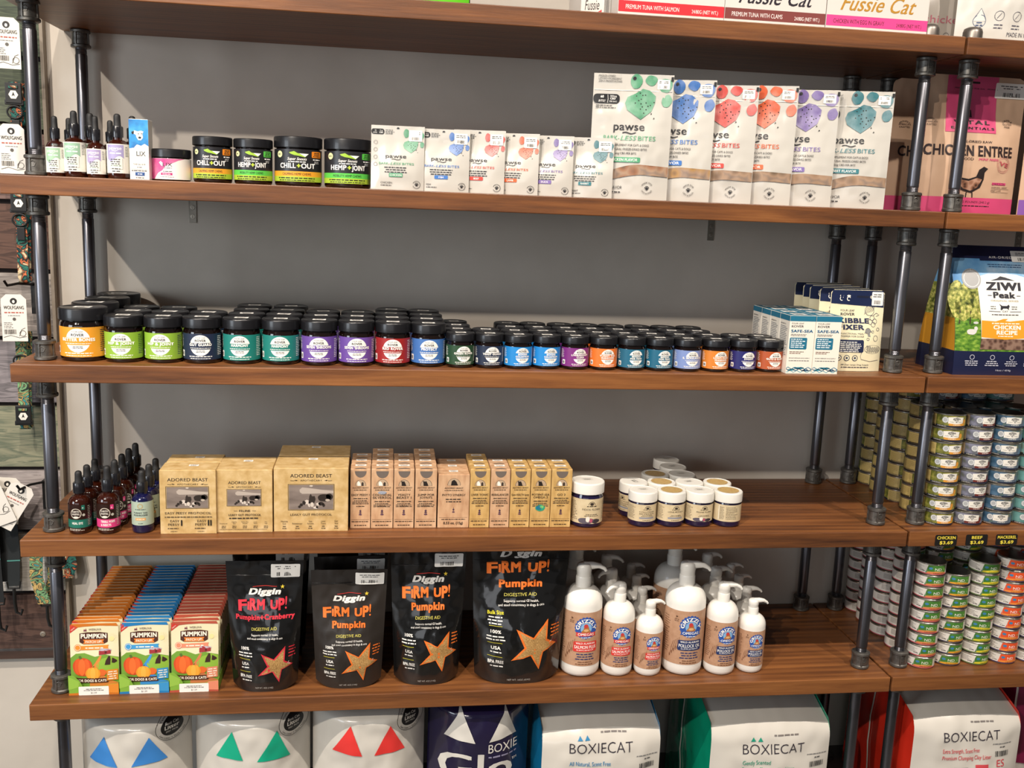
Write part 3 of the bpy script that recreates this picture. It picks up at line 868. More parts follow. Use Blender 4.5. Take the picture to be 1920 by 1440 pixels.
def lixfront(a, w, h):
    a.L = 0
    a.rect(-w / 2 + .0003, h * .46, w / 2 - .0003, h - .0003, ramp_mat('sky_print', [(.3, '#1f4f9a'), (.5, '#2f8fce'), (.68, '#58b7dd')], nscale=22)).up()
    a.poly([(-w / 2 + .0003, h * .40), (w / 2 - .0003, h * .40), (w / 2 - .0003, h * .56), (w * .30, h * .60), (w * .12, h * .565), (-w * .1, h * .585), (-w * .25, h * .53), (-w / 2 + .0003, h * .515)], '#ece8de').up()
    a.poly([(-w * .30, h * .80), (-w * .20, h * .815), (-w * .05, h * .80), (w * .14, h * .815), (w * .26, h * .80), (w * .20, h * .765), (w * .22, h * .70), (w * .12, h * .655), (-w * .02, h * .66), (-w * .10, h * .70), (-w * .14, h * .745), (-w * .26, h * .765)], '#f4f1ea').up()
    a.poly([(-w * .36, h * .79), (-w * .22, h * .81), (-w * .24, h * .765), (-w * .33, h * .75)], '#1c1c20').ell(w * .06, h * .70, w * .075, '#1c1c20', ry=h * .018).ell(w * .0, h * .762, w * .03, '#3a332c', n=12).ell(w * .16, h * .765, w * .03, '#3a332c', n=12)
    a.text('LIX', w * .10, h * .40, h * .075, '#2c2c30', w=w * .46)
    a.text('THE ELIXIR', 0, h * .245, h * .026, '#4a4a4a', w=w * .62, space=1.3)
    a.dashes(-w * .12, w * .12, h * .205, h * .016, '#888888', 1, align='c').rect(-w * .42, h * .175, w * .42, h * .178, '#777777')
    a.dashes(-w * .40, w * .40, h * .145, h * .018, '#555555', 1, align='c').rect(-w * .22, h * .07, w * .26, h * .125, '#1f4a86').up().dashes(-w * .1, w * .14, h * .088, h * .02, '#f0f0f0', 1, align='c')
    a.dashes(-w * .2, w * .22, h * .03, h * .018, '#777777', 1, align='c')
carton('carton', 'slim white and sky blue carton with a white dog head, beside the dropper bottles', 'carton', (.2714, .048, Z2), .0405, .040, .1273, mat('#e8e4da', .45), lixfront)
def lixjar(a, R, v0, v1):
    H = v1 - v0
    a.poly([(-R * 1.5, v0), (-R * .85, v0), (-R * .55, v0 + H * .30), (-R * .30, v0 + H * .42), (-R * .1, v0 + H * .66), (R * .25, v0 + H * .78), (R * .55, v1 - H * .08), (R * .9, v1 - .0003), (-R * 1.5, v1 - .0003)], watercolor('#cf2f86')).up()
    a.text('LIX', -R * .02, v0 + H * .62, H * .17, '#2c2c30', w=R * .48)
    a.poly([(-R * .48, v0 + H * .80), (-R * .38, v0 + H * .86), (-R * .26, v0 + H * .78), (-R * .28, v0 + H * .62), (-R * .36, v0 + H * .66)], '#f4f1ea')
    a.dashes(-R * .2, R * .2, v0 + H * .52, H * .06, '#8a8a8a', 1, align='c').dashes(-R * .25, R * .2, v0 + H * .36, H * .05, '#555555', 1, align='c')
    a.rect(-R * .38, v0 + H * .20, R * .22, v0 + H * .31, '#b0246c').up().dashes(-R * .28, R * .12, v0 + H * .23, H * .045, '#f0e6ea', 1, align='c')
    a.dashes(-R * .4, R * .3, v0 + H * .10, H * .04, '#888888', 1, align='c')
jar('supplement_jar', 'low white and magenta jar with black lid, between the carton and the dark jars', 'jar', (.3300, .092, Z2), .0425, .0687, dark_glass, black_lid, .019, '#e8e4dc', lixjar, lab_v=(.05, .70))
def hemp(name, c1, c2, sub):
    def art(a, R, v0, v1):
        H = v1 - v0
        a.rect(-R * 2.6, v0, R * 2.6, v0 + H * .16, '#a7c23a').rect(-R * 2.6, v0 + H * .16, R * 2.6, v0 + H * .32, c1).up()
        a.text(sub, 0, v0 + H * .20, H * .075, '#20241c', w=R * 1.25, bold=.02)
        a.dashes(-R * .85, R * .85, v0 + H * .09, H * .05, '#2a3016', 1, align='c').dashes(-R * .8, R * .8, v0 + H * .025, H * .04, '#2a3016', 1, align='c', seed=9)
        l, r_ = name
        a.text(l, -R * .04, v0 + H * .42, H * .15, '#f2f0ea', w=R * .70, bold=.03, align='r').text('+', R * .09, v0 + H * .42, H * .15, '#b7cf3a', bold=.04).text(r_, R * .20, v0 + H * .42, H * .15, '#f2f0ea', w=R * .62, bold=.03, align='l')
        a.text('Super Snouts', R * .02, v0 + H * .665, H * .085, '#f2f0ea', w=R * .82, shear=.3, bold=.02).dashes(-R * .35, R * .4, v0 + H * .60, H * .04, '#f2f0ea', 1, align='c')
        a.poly([(-R * .32, v0 + H * .90), (-R * .1, v0 + H * .94), (R * .05, v0 + H * .88), (R * .50, v0 + H * .86), (R * .36, v0 + H * .76), (R * .1, v0 + H * .80), (-R * .1, v0 + H * .82), (-R * .26, v0 + H * .86)], '#9cc23a').up()
        a.poly([(R * .12, v0 + H * .875), (R * .52, v0 + H * .87), (R * .36, v0 + H * .775)], '#eef0e6')
        a.ell(-R * .78, v0 + H * .84, R * .14, '#d8d9a4').up().dashes(-R * .86, -R * .7, v0 + H * .82, H * .05, '#66684a', 1)
        a.rrect(R * .66, v0 + H * .76, R * 1.22, v0 + H * .95, R * .04, c2).up().dashes(R * .72, R * 1.15, v0 + H * .89, H * .035, '#2a2a20', 3, H * .05, 'c')
        a.dashes(R * .72, R * 1.15, v0 + H * .68, H * .05, '#f0f0f0', 1, align='c').dashes(R * .74, R * 1.1, v0 + H * .62, H * .03, '#c8c8c8', 2, H * .045, 'c')
    return art
og, oo, gg = '#e8a02c', '#ee8c22', '#57c24a'
jar('supplement_jar', 'black jar with orange band, first of the four black jars on the second shelf', 'jar', (.4185, .094, Z2), .0432, .0995, dark_glass, black_lid, .020, '#232326', hemp(('CHILL', 'OUT'), og, oo, 'CALMING HEMP CHEWS'), 'black hemp jars', lab_v=(.09, .77))
jar('supplement_jar', 'black jar with green band, second of the four black jars on the second shelf', 'jar', (.5065, .093, Z2), .0430, .0985, dark_glass, black_lid, .020, '#232326', hemp(('HEMP', 'JOINT'), gg, gg, 'MOBILITY HEMP CHEWS'), 'black hemp jars', lab_v=(.09, .77))
jar('supplement_jar', 'wider black jar with orange band, third of the four black jars on the second shelf', 'jar', (.6045, .104, Z2), .0540, .108, dark_glass, black_lid, .025, '#232326', hemp(('CHILL', 'OUT'), og, oo, 'CALMING HEMP CHEWS'), 'black hemp jars', lab_v=(.09, .74))
jar('supplement_jar', 'wider black jar with green band, beside the small white pouches', 'jar', (.7155, .098, Z2), .0540, .108, dark_glass, black_lid, .025, '#232326', hemp(('HEMP', 'JOINT'), gg, gg, 'MOBILITY HEMP CHEWS'), 'black hemp jars', lab_v=(.09, .74))

ink = '#2b2b2e'
def paw_mark(a, x, y, r, c=ink):
    a.ell(x, y - r * .1, r * .30, c, n=12)
    for dx, dy in ((-.38, .12), (-.15, .36), (.15, .36), (.38, .12)): a.ell(x + dx * r, y + dy * r, r * .115, c, ry=r * .16, n=10)
DOTS = [(-.05, .62), (-.25, .45), (.1, .5), (.25, .52), (.02, .28), (-.12, .2), (-.30, .05), (.02, .02), (.30, .08), (.55, -.05), (.10, -.15), (.42, -.10), (0, -.28), (.32, -.30), (.2, -.50), (.62, -.52), (.78, -.78), (.75, .12)]
def bites(col, flav, big):
    def art(a, w, h):
        X = lambda p: (p - .5) * w
        Y = lambda p: p * h
        wc = watercolor(col)
        if big:
            a.blob(X(.537), Y(.945), w * .072, h * .056, wc, 1).blob(X(.72), Y(.955), w * .076, h * .040, wc, 2).blob(X(.90), Y(.918), w * .088, h * .055, wc, 3).blob(X(.925), Y(.795), w * .064, h * .050, wc, 4, rot=-.3)
            p = [(-1, .05), (-.85, .45), (-.35, .68), (.1, 1.0), (.55, .90), (.95, .55), (.92, .1), (.72, -.45), (.35, -.75), (.05, -1.0), (-.4, -.72), (-.85, -.4)]
            cx, cy, rx, ry = X(.60), Y(.765), w * .195, h * .122
        else:
            a.blob(X(.66), Y(.89), w * .052, h * .065, wc, 1).blob(X(.93), Y(.86), w * .06, h * .06, wc, 2).blob(X(.955), Y(.72), w * .038, h * .045, wc, 3)
            p = [(-1, .05), (-.85, .45), (-.35, .68), (.1, 1.0), (.55, .90), (.95, .55), (.92, .1), (.72, -.45), (.35, -.75), (.05, -1.0), (-.4, -.72), (-.85, -.4)]
            cx, cy, rx, ry = X(.745), Y(.700), w * .145, h * .115
        a.poly([(cx + rx * x, cy + ry * y) for x, y in p], wc).up()
        for x, y in DOTS: a.ell(cx + rx * x * 1.15, cy + ry * y * 1.15, w * (.0085 if big else .007), '#22221f', n=8)
        ty = .555 if big else .50
        a.text('pawse', X(.47), Y(ty), h * (.064 if big else .06), ink, w=w * .385, bold=.012)
        a.line([(X(.39 + i * .021), Y(ty - .022 + .006 * math.sin(i * .9))) for i in range(9)], h * .008, ink)
        by = .475 if big else .395
        a.text('BARK-', X(.155), Y(by), h * .036, mat(col, .5), w=w * .20, align='l').text('LESS', X(.37), Y(by), h * .036, mat(col, .5), w=w * .20, align='l', shear=.25).text('BITES', X(.59), Y(by), h * .036, mat(col, .5), w=w * .22, align='l')
        if big:
            for i, tx in enumerate(('HEALTH SUPPLEMENT FOR CATS & DOGS', 'ALL-NATURAL FREEZE-DRIED BITES', '5mg CBD PER BITE')):
                a.text(tx, X(.44), Y(.427 - i * .033), h * .0175, ink, w=w * (.58, .53, .27)[i])
            a.rrect(X(.20), Y(.298), X(.63), Y(.338), h * .008, mat(col, .5)).up().text(flav + ' FLAVOR', X(.415), Y(.307), h * .022, '#f6f3ec', w=w * .36, bold=.02)
            lo = [(X(0.004 + .99 * i / 16), Y(.135 + .033 * (1 - math.cos(PI * min(1, i / 11))) - .012 * max(0, i - 11) / 5)) for i in range(17)]
            hi = [(X(0.004 + .99 * i / 16), Y(.202 + .040 * (1 - math.cos(PI * min(1, i / 10))) - .012 * max(0, i - 10) / 6)) for i in range(17)]
            kib = ramp_mat('kibble_window_' + flav, [(.12, '#6a5444'), (.35, {'CHICKEN': '#9a6f55', 'FISH': '#b08a58', 'BEEF': '#8a7462', 'LAMB': '#7d6a58', 'DUCK': '#9c8068', 'RABBIT': '#8f7660'}[flav]), (.6, '#a88c74'), (.8, '#8d7b6e')], nscale=36, kind='voronoi', rough=.25)
            a._a(lo + hi, [(i, i + 1, 18 + i, 17 + i) for i in range(16)], kib).up()
            a.text(flav + ' FLAVOR', X(.06), Y(.083), h * .024, ink, w=w * .36, align='l').dashes(X(.06), X(.40), Y(.052), h * .012, ink, 1)
            bx, byy, br = X(.735), Y(.095), h * .05
            a.text('MADE FOR', 0, 0, h * .013, ink, w=w * .13, arc=(bx, byy, br * .78, 90)).text('CATS & DOGS', 0, 0, h * .013, ink, w=w * .18, arc=(bx, byy, -br * .98, 270))
            paw_mark(a, bx, byy, br * .75)
            if flav == 'CHICKEN' or True:
                a.rrect(X(.004), Y(.765), X(.335), Y(.838), h * .03, '#1d1d1f').up()
                a.text('60', X(.115), Y(.808), h * .018, '#f2f0ea', bold=.03).text('BITES', X(.115), Y(.775), h * .017, '#f2f0ea', shear=.2).line([(X(.185), Y(.77)), (X(.19), Y(.80)), (X(.185), Y(.832))], h * .003, '#f2f0ea')
                a.text('300mg', X(.255), Y(.816), h * .014, '#f2f0ea', bold=.02).text('CBD', X(.25), Y(.796), h * .015, '#f2f0ea', bold=.03).text('PER BAG', X(.255), Y(.775), h * .011, '#f2f0ea')
                a.dashes(X(.04), X(.33), Y(.745), h * .009, '#555555', 2, h * .017)
                for i, tx in enumerate(('FREEZE-DRIED', 'LIMITED-INGREDIENT', 'ZERO PRESERVATIVES')): a.text(tx, X(.06), Y(.974 - i * .021), h * .014, ink, w=w * (.21, .29, .295)[i], align='l')
            a.ell(X(.51), Y(.966), w * .022, '#26262a', n=14)
            a.rect(X(.965), Y(.95), X(.996), Y(.985), '#1d1d1f')
        else:
            a.dashes(X(.24), X(.70), Y(.345), h * .018, ink, 3, h * .036, 'c', 6)
            a.rrect(X(.345), Y(.205), X(.60), Y(.262), h * .01, mat(col, .5)).up().text(flav, X(.472), Y(.218), h * .030, '#f6f3ec', bold=.02)
            a.text(flav, X(.19), Y(.098), h * .030, ink, align='l').dashes(X(.19), X(.39), Y(.066), h * .014, ink, 1)
            bx, byy, br = X(.865), Y(.095), h * .06
            a.ring(bx, byy, br * .95, h * .006, ink, a0=200, a1=520); paw_mark(a, bx, byy, br)
            a.rrect(X(.004), Y(.865), X(.245), Y(.945), h * .035, '#1d1d1f').up().text('33', X(.08), Y(.908), h * .020, '#f2f0ea').text('BITES', X(.075), Y(.877), h * .018, '#f2f0ea').text('75mg', X(.185), Y(.912), h * .016, '#f2f0ea').text('CBD', X(.185), Y(.880), h * .020, '#f2f0ea', bold=.03)
            a.dashes(X(.265), X(.46), Y(.925), h * .013, '#555555', 3, h * .026)
            a.poly([(X(.47), Y(.955)), (X(.53), Y(.955)), (X(.515), Y(.975)), (X(.485), Y(.975))], '#26262a')
            for i in range(4): a.ring(X(.085), Y(.74 - i * .115), h * .028, h * .005, '#77706c', 16)
    return art
film = mat('#c8c4bb', .24, coat=.4)
PC = [('CHICKEN', '#5aa57c', 'green'), ('FISH', '#3d74bd', 'blue'), ('BEEF', '#d94b41', 'red'), ('LAMB', '#e2602f', 'orange'), ('DUCK', '#7d69a8', 'violet'), ('RABBIT', '#3d7d86', 'teal')]
# right-bottom corner x of each, measured along the front of the shelf
small_r = [.886, .988, 1.0690, 1.1470, 1.2270, 1.3200]
for i, (fl, c, cn) in enumerate(PC):
    w, h = .1185, (.1405, .138, .1405, .1375, .136, .136)[i]
    a = (.06, .10, .24, .28, .26, .30)[i]
    cx = small_r[i] - w / 2 * math.cos(a); cy = (.035 if i < 5 else .029) + w / 2 * math.sin(a)
    pouch('treat_pouch', 'small white treat pouch with %s paw print on the second shelf' % cn, 'pouch', (cx, cy + .012, Z2), w, h, .026, film, bites(c, fl, False), 'small white treat pouches', rz=-a, seed=i + 1, crinkle=.0028, seal=.84, sticker=(w * .33, h * .855, w * .25, h * .17), zip_line=False, step=.006, lift=.0009)
big_r = [1.4520, 1.5560, 1.6590, 1.7560, 1.8590, 1.9960]
for i, (fl, c, cn) in enumerate(PC):
    w, h = .183, (.282, .277, .271, .275, .271, .2745)[i]
    a = (.19, .34, .36, .36, .34, .30)[i]
    cx = big_r[i] - w / 2 * math.cos(a); cy = .032 + w / 2 * math.sin(a)
    pouch('treat_pouch', 'tall white treat pouch with %s paw print on the second shelf' % cn, 'pouch', (cx, cy + (.012 if i == 0 else .016), Z2), w, h, .032, film, bites(c, fl, True), 'tall white treat pouches', rz=-a, seed=i + 11, crinkle=.0042, seal=.86, sticker=(w * .375, h * .925, w * .155, h * .075), zip_line=True, step=.006, lift=.0014)
# ------------------------------------------------------------------ third shelf: jars in columns, cartons, pouches
Z3 = ZS[3]
def rover(colr, lines, sub, large, side_l=True):
    wt = '#f4f2ea'
    def art(a, R, v0, v1):
        H = v1 - v0; r = H * .40; cx = R * (.02 if large else .12); cy = v0 + H * .56
        n = len(lines); bandh = H * (.115 if n == 1 else .20)
        up0 = cy + H * (.095 if n == 1 else .125); lo0 = cy - H * (.155 if n == 1 else .150)
        t0 = math.degrees(math.asin(min(.95, (up0 - cy) / r))); t1 = math.degrees(math.asin(min(.95, (cy - lo0) / r)))
        a.ell(cx, cy, r, wt, a0=t0, a1=180 - t0, n=20).ell(cx, cy, r, wt, a0=180 + t1, a1=360 - t1, n=20).up()
        a.text('FOUR LEAF', cx, up0 + (cy + r - up0) * .56, H * .055, '#33343a', w=r * .92)
        a.text('ROVER', cx, up0 + (cy + r - up0) * .16, H * .085, '#25262c', w=r * 1.0, bold=.03)
        hh = H * (.100 if n == 1 else .088)
        for i, tx in enumerate(lines):
            a.text(tx, cx, cy - hh * .45 + (n - 1) * hh * .66 - i * hh * 1.35 + (H * .024 if n == 1 else -H * .005), hh, wt, w=min(R * 1.45, len(tx) * hh * .93), bold=.05)
        if sub and n == 1: a.dashes(cx - R * .55, cx + R * .55, lo0 + H * .040, H * .032, wt, 1, align='c', seed=3)
        a.dashes(cx - r * .45, cx + r * .45, lo0 - H * .065, H * .030, '#33343a', 2, H * .05, 'c', 5)
        a.dashes(cx - R * .62, cx + R * .62, v0 + H * .115, H * .045, wt, 1, align='c', seed=11, dens=.9).dashes(cx - R * .55, cx + R * .55, v0 + H * .04, H * .032, wt, 1, align='c', seed=12)
        a.rrect(-R * 1.28, v0 + H * .10, -R * 1.02, v0 + H * .34, .001, wt).up().barcode(-R * 1.24, v0 + H * .14, -R * 1.06, v0 + H * .28)
        dk = '#22304a' if colr in ('#e39a2d', '#8db53a') else wt
        a.dashes(R * 1.0, R * 1.42, v1 - H * .12, H * .035, dk, 11, H * .07, 'l', 8)
        a.dashes(-R * 1.45, -R * 1.12, v1 - H * .12, H * .03, dk, 8, H * .06, 'l', 4)
    return art
ords = {0: 'front', 1: 'second', 2: 'third', 3: 'fourth'}
#        x, y0, R, H, depth, colour, text lines, description of the column's front jar, sticker tint
COLS = [
    (.1308, .089, .0520, .1180, 4, '#e39a2d', ('BETTER BONES',), 'large orange', 'large orange-labelled jar'),
    (0.2206, .0745, 0.0424, .1040, 3, '#8db53a', ('HIP & JOINT',), 'lime green', 'left one of the two lime green labelled jars'),
    (0.3071, .0745, 0.0424, .1040, 3, '#8db53a', ('HIP & JOINT',), 'lime green', 'right one of the two lime green labelled jars'),
    (0.3915, .0755, 0.0431, .1040, 2, '#1f2a44', ('GUT GUARD',), 'navy', 'navy-labelled jar between lime and teal ones'),
    (0.4790, .0765, 0.0429, .1030, 4, '#1f7f75', ('HARMONY',), 'teal green', 'left one of the two teal green labelled jars'),
    (0.5666, .0765, 0.0429, .1030, 4, '#1f7f75', ('HARMONY',), 'teal green', 'right one of the two teal green labelled jars'),
    (0.6540, .0705, 0.0418, .1030, 3, '#6a4a9c', ("SEVEN 'SHROOMS",), 'violet', 'left one of the two violet labelled jars'),
    (0.7388, .0705, 0.0418, .1030, 3, '#6a4a9c', ("SEVEN 'SHROOMS",), 'violet', 'right one of the two violet labelled jars'),
    (0.8228, .0700, 0.0414, .1020, 4, '#9c2322', ('RED ROVER',), 'dark red', 'dark red labelled jar'),
    (0.9058, .0760, 0.0411, .1000, 4, '#3f6fb2', ('PROTECT',), 'medium blue', 'medium blue labelled jar beside the red one'),
    (0.9808, .0620, 0.0343, .0810, 4, '#26482c', ('GREEN ROVER',), 'dark green', 'small dark green labelled jar'),
    (1.0495, .0600, 0.0343, .0810, 2, '#202c44', ('YEAST GUARD',), 'navy', 'small navy jar beside the dark green one'),
    (1.1182, .0580, 0.0343, .0800, 4, '#1f86cf', ('BOVINE', 'COLOSTRUM'), 'bright blue', 'left one of the two small bright blue jars'),
    (1.1871, .0635, 0.0343, .0795, 4, '#1f86cf', ('BOVINE', 'COLOSTRUM'), 'bright blue', 'right one of the two small bright blue jars'),
    (1.2562, .0625, 0.0343, .0790, 4, '#7c2b7c', ('LIVER/KIDNEY', 'CLEAN'), 'magenta purple', 'small magenta purple jar'),
    (1.3253, .0600, 0.0343, .0790, 4, '#e8772a', ('TURKEY TAIL', 'MUSHROOMS'), 'bright orange', 'small bright orange jar beside the purple one'),
    (1.3943, .0580, 0.0343, .0785, 4, '#1c6480', ('BIFIDO', 'FOR FIDO'), 'petrol blue', 'left one of the two small petrol blue jars'),
    (1.4634, .0575, 0.0343, .0785, 4, '#1c6480', ('BIFIDO', 'FOR FIDO'), 'petrol blue', 'right one of the two small petrol blue jars'),
    (1.5330, .0560, 0.0343, .0785, 4, '#7d92c6', ('S. BOULARDII',), 'periwinkle', 'small periwinkle labelled jar'),
    (1.6040, .0575, 0.0343, .0785, 4, '#d8812c', ("LION'S MANE", 'MUSHROOMS'), 'amber orange', 'small amber orange jar beside the periwinkle one'),
    (1.6753, .0595, 0.0343, .0785, 2, '#23246a', ('DIGEST',), 'indigo', 'small indigo labelled jar'),
    (1.7451, .0640, 0.0337, .0780, 2, '#b3552b', ('GUTS & GLORY',), 'rust brown', 'small rust brown jar next to the white cartons'),
]
rnd = random.Random(4)
for i, (x, y0, R, H, dep, colr, lines, short, desc) in enumerate(COLS):
    large = R > .036
    t = jar('supplement_jar', '%s, front row, third shelf' % desc, 'jar', (x, y0, Z3), R, H, dark_glass, black_lid, H * .235, mat(colr, .42), rover(colr, lines, True, large), 'black-lidded jars on the third shelf', rz=rnd.uniform(-.05, .05) + (0 if large else .06), lab_v=(.09 if large else .10, .655 if large else .66), ribbed=False,
            sticker=(0, -R * .05, R * .72, R * .5))
    for k in range(1, dep):
        jx = rnd.uniform(-.002, .002)
        again(t, 'black-lidded jar %s in line, behind the %s' % (ords[k], desc), (x + jx, y0 + k * (2 * R + .0025), Z3), rnd.uniform(-.2, .2), 'black-lidded jars on the third shelf')

teal = '#1f6f8c'
def seafront(a, w, h):
    a.L = 0; a.rect(-w / 2 + .0003, h * .905, w / 2 - .0003, h - .0003, teal).up()
    l = -w * .42
    a.text('FOUR LEAF', l, h * .855, h * .026, '#4a4a4c', w=w * .46, align='l').text('ROVER', l, h * .80, h * .038, '#33343a', w=w * .46, align='l', bold=.02)
    a.text('SAFE-SEA', l, h * .715, h * .046, '#1b5f86', w=w * .83, align='l', bold=.035)
    a.dashes(l, w * .40, h * .675, h * .014, '#6a6660', 2, h * .021)
    a.rrect(-w * .45, h * .425, w * .22, h * .625, h * .02, teal).up().dashes(-w * .40, w * .16, h * .59, h * .022, '#eef2f2', 5, h * .034, 'l', 4).up(-1)
    a.dashes(l, w * .2, h * .375, h * .016, '#7a5a4a', 2, h * .026, 'l', 5)
    a.text('30 DAY MEDIUM DOG SUPPLY', -w * .02, h * .265, h * .017, '#3c4450', w=w * .80, bold=.01).dashes(l, w * .36, h * .222, h * .016, '#6a6a6a', 1)
    for j, c in enumerate(('#2b7f9a', '#174f72', '#5fa8b8')):
        p = [(-w / 2 + .0006 + (w - .0012) * i / 14, h * (.10 - j * .028) + h * .018 * math.sin(i * 1.7 + j * 2)) for i in range(15)]
        a.line(p, h * .012, c)
    a.blob(0, h * .10, w * .2, h * .018, '#2b7f9a', 3).blob(w * .25, h * .06, w * .14, h * .012, '#174f72', 5)
    a.blob(-w * .28, h * .07, w * .14, h * .014, '#3a8fa6', 6)
def seaside(a, d, h):
    a.L = 0; a.rect(.0003, h * .905, d - .0003, h - .0003, teal).up()
    a.text('BENEFITS', d * .12, h * .83, h * .022, '#33343a', w=d * .5, align='l', bold=.02)
    a.dashes(d * .12, d * .85, h * .79, h * .016, '#5a6070', 18, h * .030, 'l', 3)
    a.rect(d * .2, h * .14, d * .55, h * .21, '#a87a50')
def seatop(a, w, d):
    a.L = 0; a.rect(-w / 2 + .001, .001, w / 2 - .001, d - .001, teal).up(); a.sticker(0, d * .5, w * .55, d * .52)
cm = mat('#efe8da', .42)
seadesc = {0: ('front', 'left'), 1: ('front', 'right')}
for c in range(2):
    for k in range(4):
        side_ = ('left', 'right')[c]
        loc = (1.8065 + c * .0672, .021 + k * .0590, Z3)
        lab = '%s column of teal-topped white cartons, carton %s from the front' % (side_, ('first', 'second', 'third', 'fourth')[k])
        if k == 0 and c == 0: t0 = carton('carton', lab, 'carton', loc, .0662, .0580, .1425, cm, seafront, seatop, seaside, 'teal-topped white cartons')
        else: again(t0, lab, loc, None, 'teal-topped white cartons')
def kibble(a, w, h):
    nv = '#1c2748'; a.L = 0
    a.poly([(-w / 2 + .001, h * .83), (w / 2 - .001, h * .79), (w / 2 - .001, h - .001), (-w / 2 + .001, h - .001)], mat(nv, .35)).up()
    wt = '#efeadb'
    for x in (-.30, -.17): a.ring(x * w, h * .89, h * .022, h * .010, wt, 14, 30, 300).blob(x * w, h * .925, w * .035, h * .012, wt, 3)
    a.rrect(-w * .02, h * .905, w * .22, h * .93, h * .012, '#141b30').ell(w * .26, h * .915, w * .03, '#b9b4a4', n=10)
    l = -w * .31
    a.text('FOUR LEAF', l, h * .735, h * .024, '#3c3c3e', w=w * .26, align='l').text('ROVER', l, h * .685, h * .034, '#2b2c32', w=w * .26, align='l', bold=.02)
    a.text('KIBBLE', l - w * .04, h * .595, h * .058, nv, w=w * .56, align='l', bold=.045).text('FIXER', l - w * .04, h * .515, h * .058, nv, w=w * .46, align='l', bold=.045)
    a.text('FUNCTIONAL MEAL', l, h * .455, h * .020, '#3a3f50', w=w * .42, align='l').text('TOPPER FOR DOGS', l, h * .422, h * .020, '#3a3f50', w=w * .42, align='l')
    a.rrect(l - w * .05, h * .235, l + w * .42, h * .39, h * .02, nv).up().dashes(l, l + w * .38, h * .355, h * .016, '#e6e4da', 6, h * .023, 'l', 4).up(-1)
    for x in (-.33, -.19, -.04): a.ell(x * w, h * .165, h * .037, '#3a4358', n=22).up().ell(x * w, h * .165, h * .028, '#efe6c4', n=20).blob(x * w, h * .165, h * .016, h * .014, '#3a4358', 2).up(-1)
    a.text('48 Day Large Dog Supply', -w * .02, h * .075, h * .016, '#3a3f50', w=w * .52, bold=.01).dashes(-w * .27, w * .24, h * .045, h * .014, '#3a3f50', 1)
    k = '#43465a'; lw = h * .0045
    a.line([(w * .10, h * .28), (w * .06, h * .19), (w * .08, h * .15), (w * .25, h * .125), (w * .44, h * .14)], lw, k)
    a.ring(w * .30, h * .275, w * .17, lw, k, 24, ry=h * .052)
    for i in range(26): a.ring(w * (.18 + .047 * (i % 6)) + (i // 6 % 2) * w * .02, h * (.245 + .017 * (i // 6)), h * .009, lw * .8, k, 8)
    for cx, cy, r in ((.28, .66, .03), (.33, .62, .03), (.24, .61, .03), (.30, .58, .03), (.40, .52, .02), (.29, .49, .014), (.35, .41, .035), (.19, .40, .016)): a.ring(w * cx, h * cy, h * r, lw, k, 14)
    a.line([(w * .30, h * .69), (w * .36, h * .72), (w * .42, h * .70), (w * .36, h * .68)], lw * 1.3, k)
    a.poly([(w * .12, h * .47), (w * .15, h * .525), (w * .22, h * .53), (w * .27, h * .49), (w * .22, h * .485), (w * .24, h * .43), (w * .19, h * .435), (w * .18, h * .48)], '#8a8a86')
    a.ring(w * .19, h * .50, h * .035, lw, k, 14)
    for j in range(6): a.line([(w * (.13 + j * .03), h * (.70 + j * .008)), (w * (.19 + j * .035), h * (.79 + j * .008))], lw, k)
    a.ring(w * .23, h * .75, h * .06, lw, k, 18)
cream = mat('#e9e0bd', .38, coat=.2)
kl = ('front cream and navy pouch with drawn vegetables, beside the teal-topped cartons', 'second cream and navy pouch from the front', 'third cream and navy pouch from the front', 'fourth cream and navy pouch from the front', 'rearmost cream and navy pouch, against the rear pipes')
for k in range(5):
    loc = (1.9775 + (0, -.004, -.004, .002, .004)[k], .083 + k * .056, Z3)
    if k == 0: t0 = pouch('topper_pouch', kl[0], 'pouch', loc, .142, .203, .040, cream, kibble, 'cream topper pouches', seed=31, rx=-.05, crinkle=.0016, seal=.82, sticker=(.052, .182, .030, .034), zip_line=False, rnd=.008, step=.012)
    else: again(t0, kl[k], loc, (.03, -.04, .02, .0)[k - 1], 'cream topper pouches').rotation_euler.x = -.05
# ------------------------------------------------------------------ fourth shelf: droppers, kraft cartons, white-lidded jars
Z4 = ZS[4]
def remedy(tint, words, R0=.024):
    def art(a, R, v0, v1):
        H = v1 - v0
        a.rect(-R * 2.6, v0 + H * .10, R * 2.6, v0 + H * .42, mat(tint, .4)).up()
        for i, wd in enumerate(words): a.text(wd, -R * .45, v0 + H * (.24 if len(words) == 1 else .29 - i * .13), H * .085, '#f4efe8', w=R * (.9 if i else .95 if len(words) == 1 else 1.25), align='l', bold=.03)
        a.ring(-R * .08, v0 + H * .66, R * .46, R * .06, '#cfc6b6', 30).text('EARTH', -R * .08, v0 + H * .70, H * .075, '#e4ddd0', w=R * .62, bold=.02).text('ANIMAL', -R * .08, v0 + H * .60, H * .075, '#e4ddd0', w=R * .70, bold=.02)
        a.blob(-R * .08, v0 + H * .52, R * .24, H * .035, '#e4ddd0', 4)
        a.rrect(R * .42, v0 + H * .80, R * .72, v0 + H * .98, R * .04, tint).up().dashes(R * .46, R * .68, v0 + H * .86, H * .04, '#f0ece4', 1)
        a.ell(R * .60, v0 + H * .60, R * .13, '#b9b6a8', n=14)
        a.dashes(-R * .8, R * .7, v0 + H * .04, H * .03, '#cfc6b6', 2, H * .045, 'l', 3).dashes(R * 1.0, R * 1.4, v1 - H * .1, H * .03, '#cfc6b6', 12, H * .065)
    return art
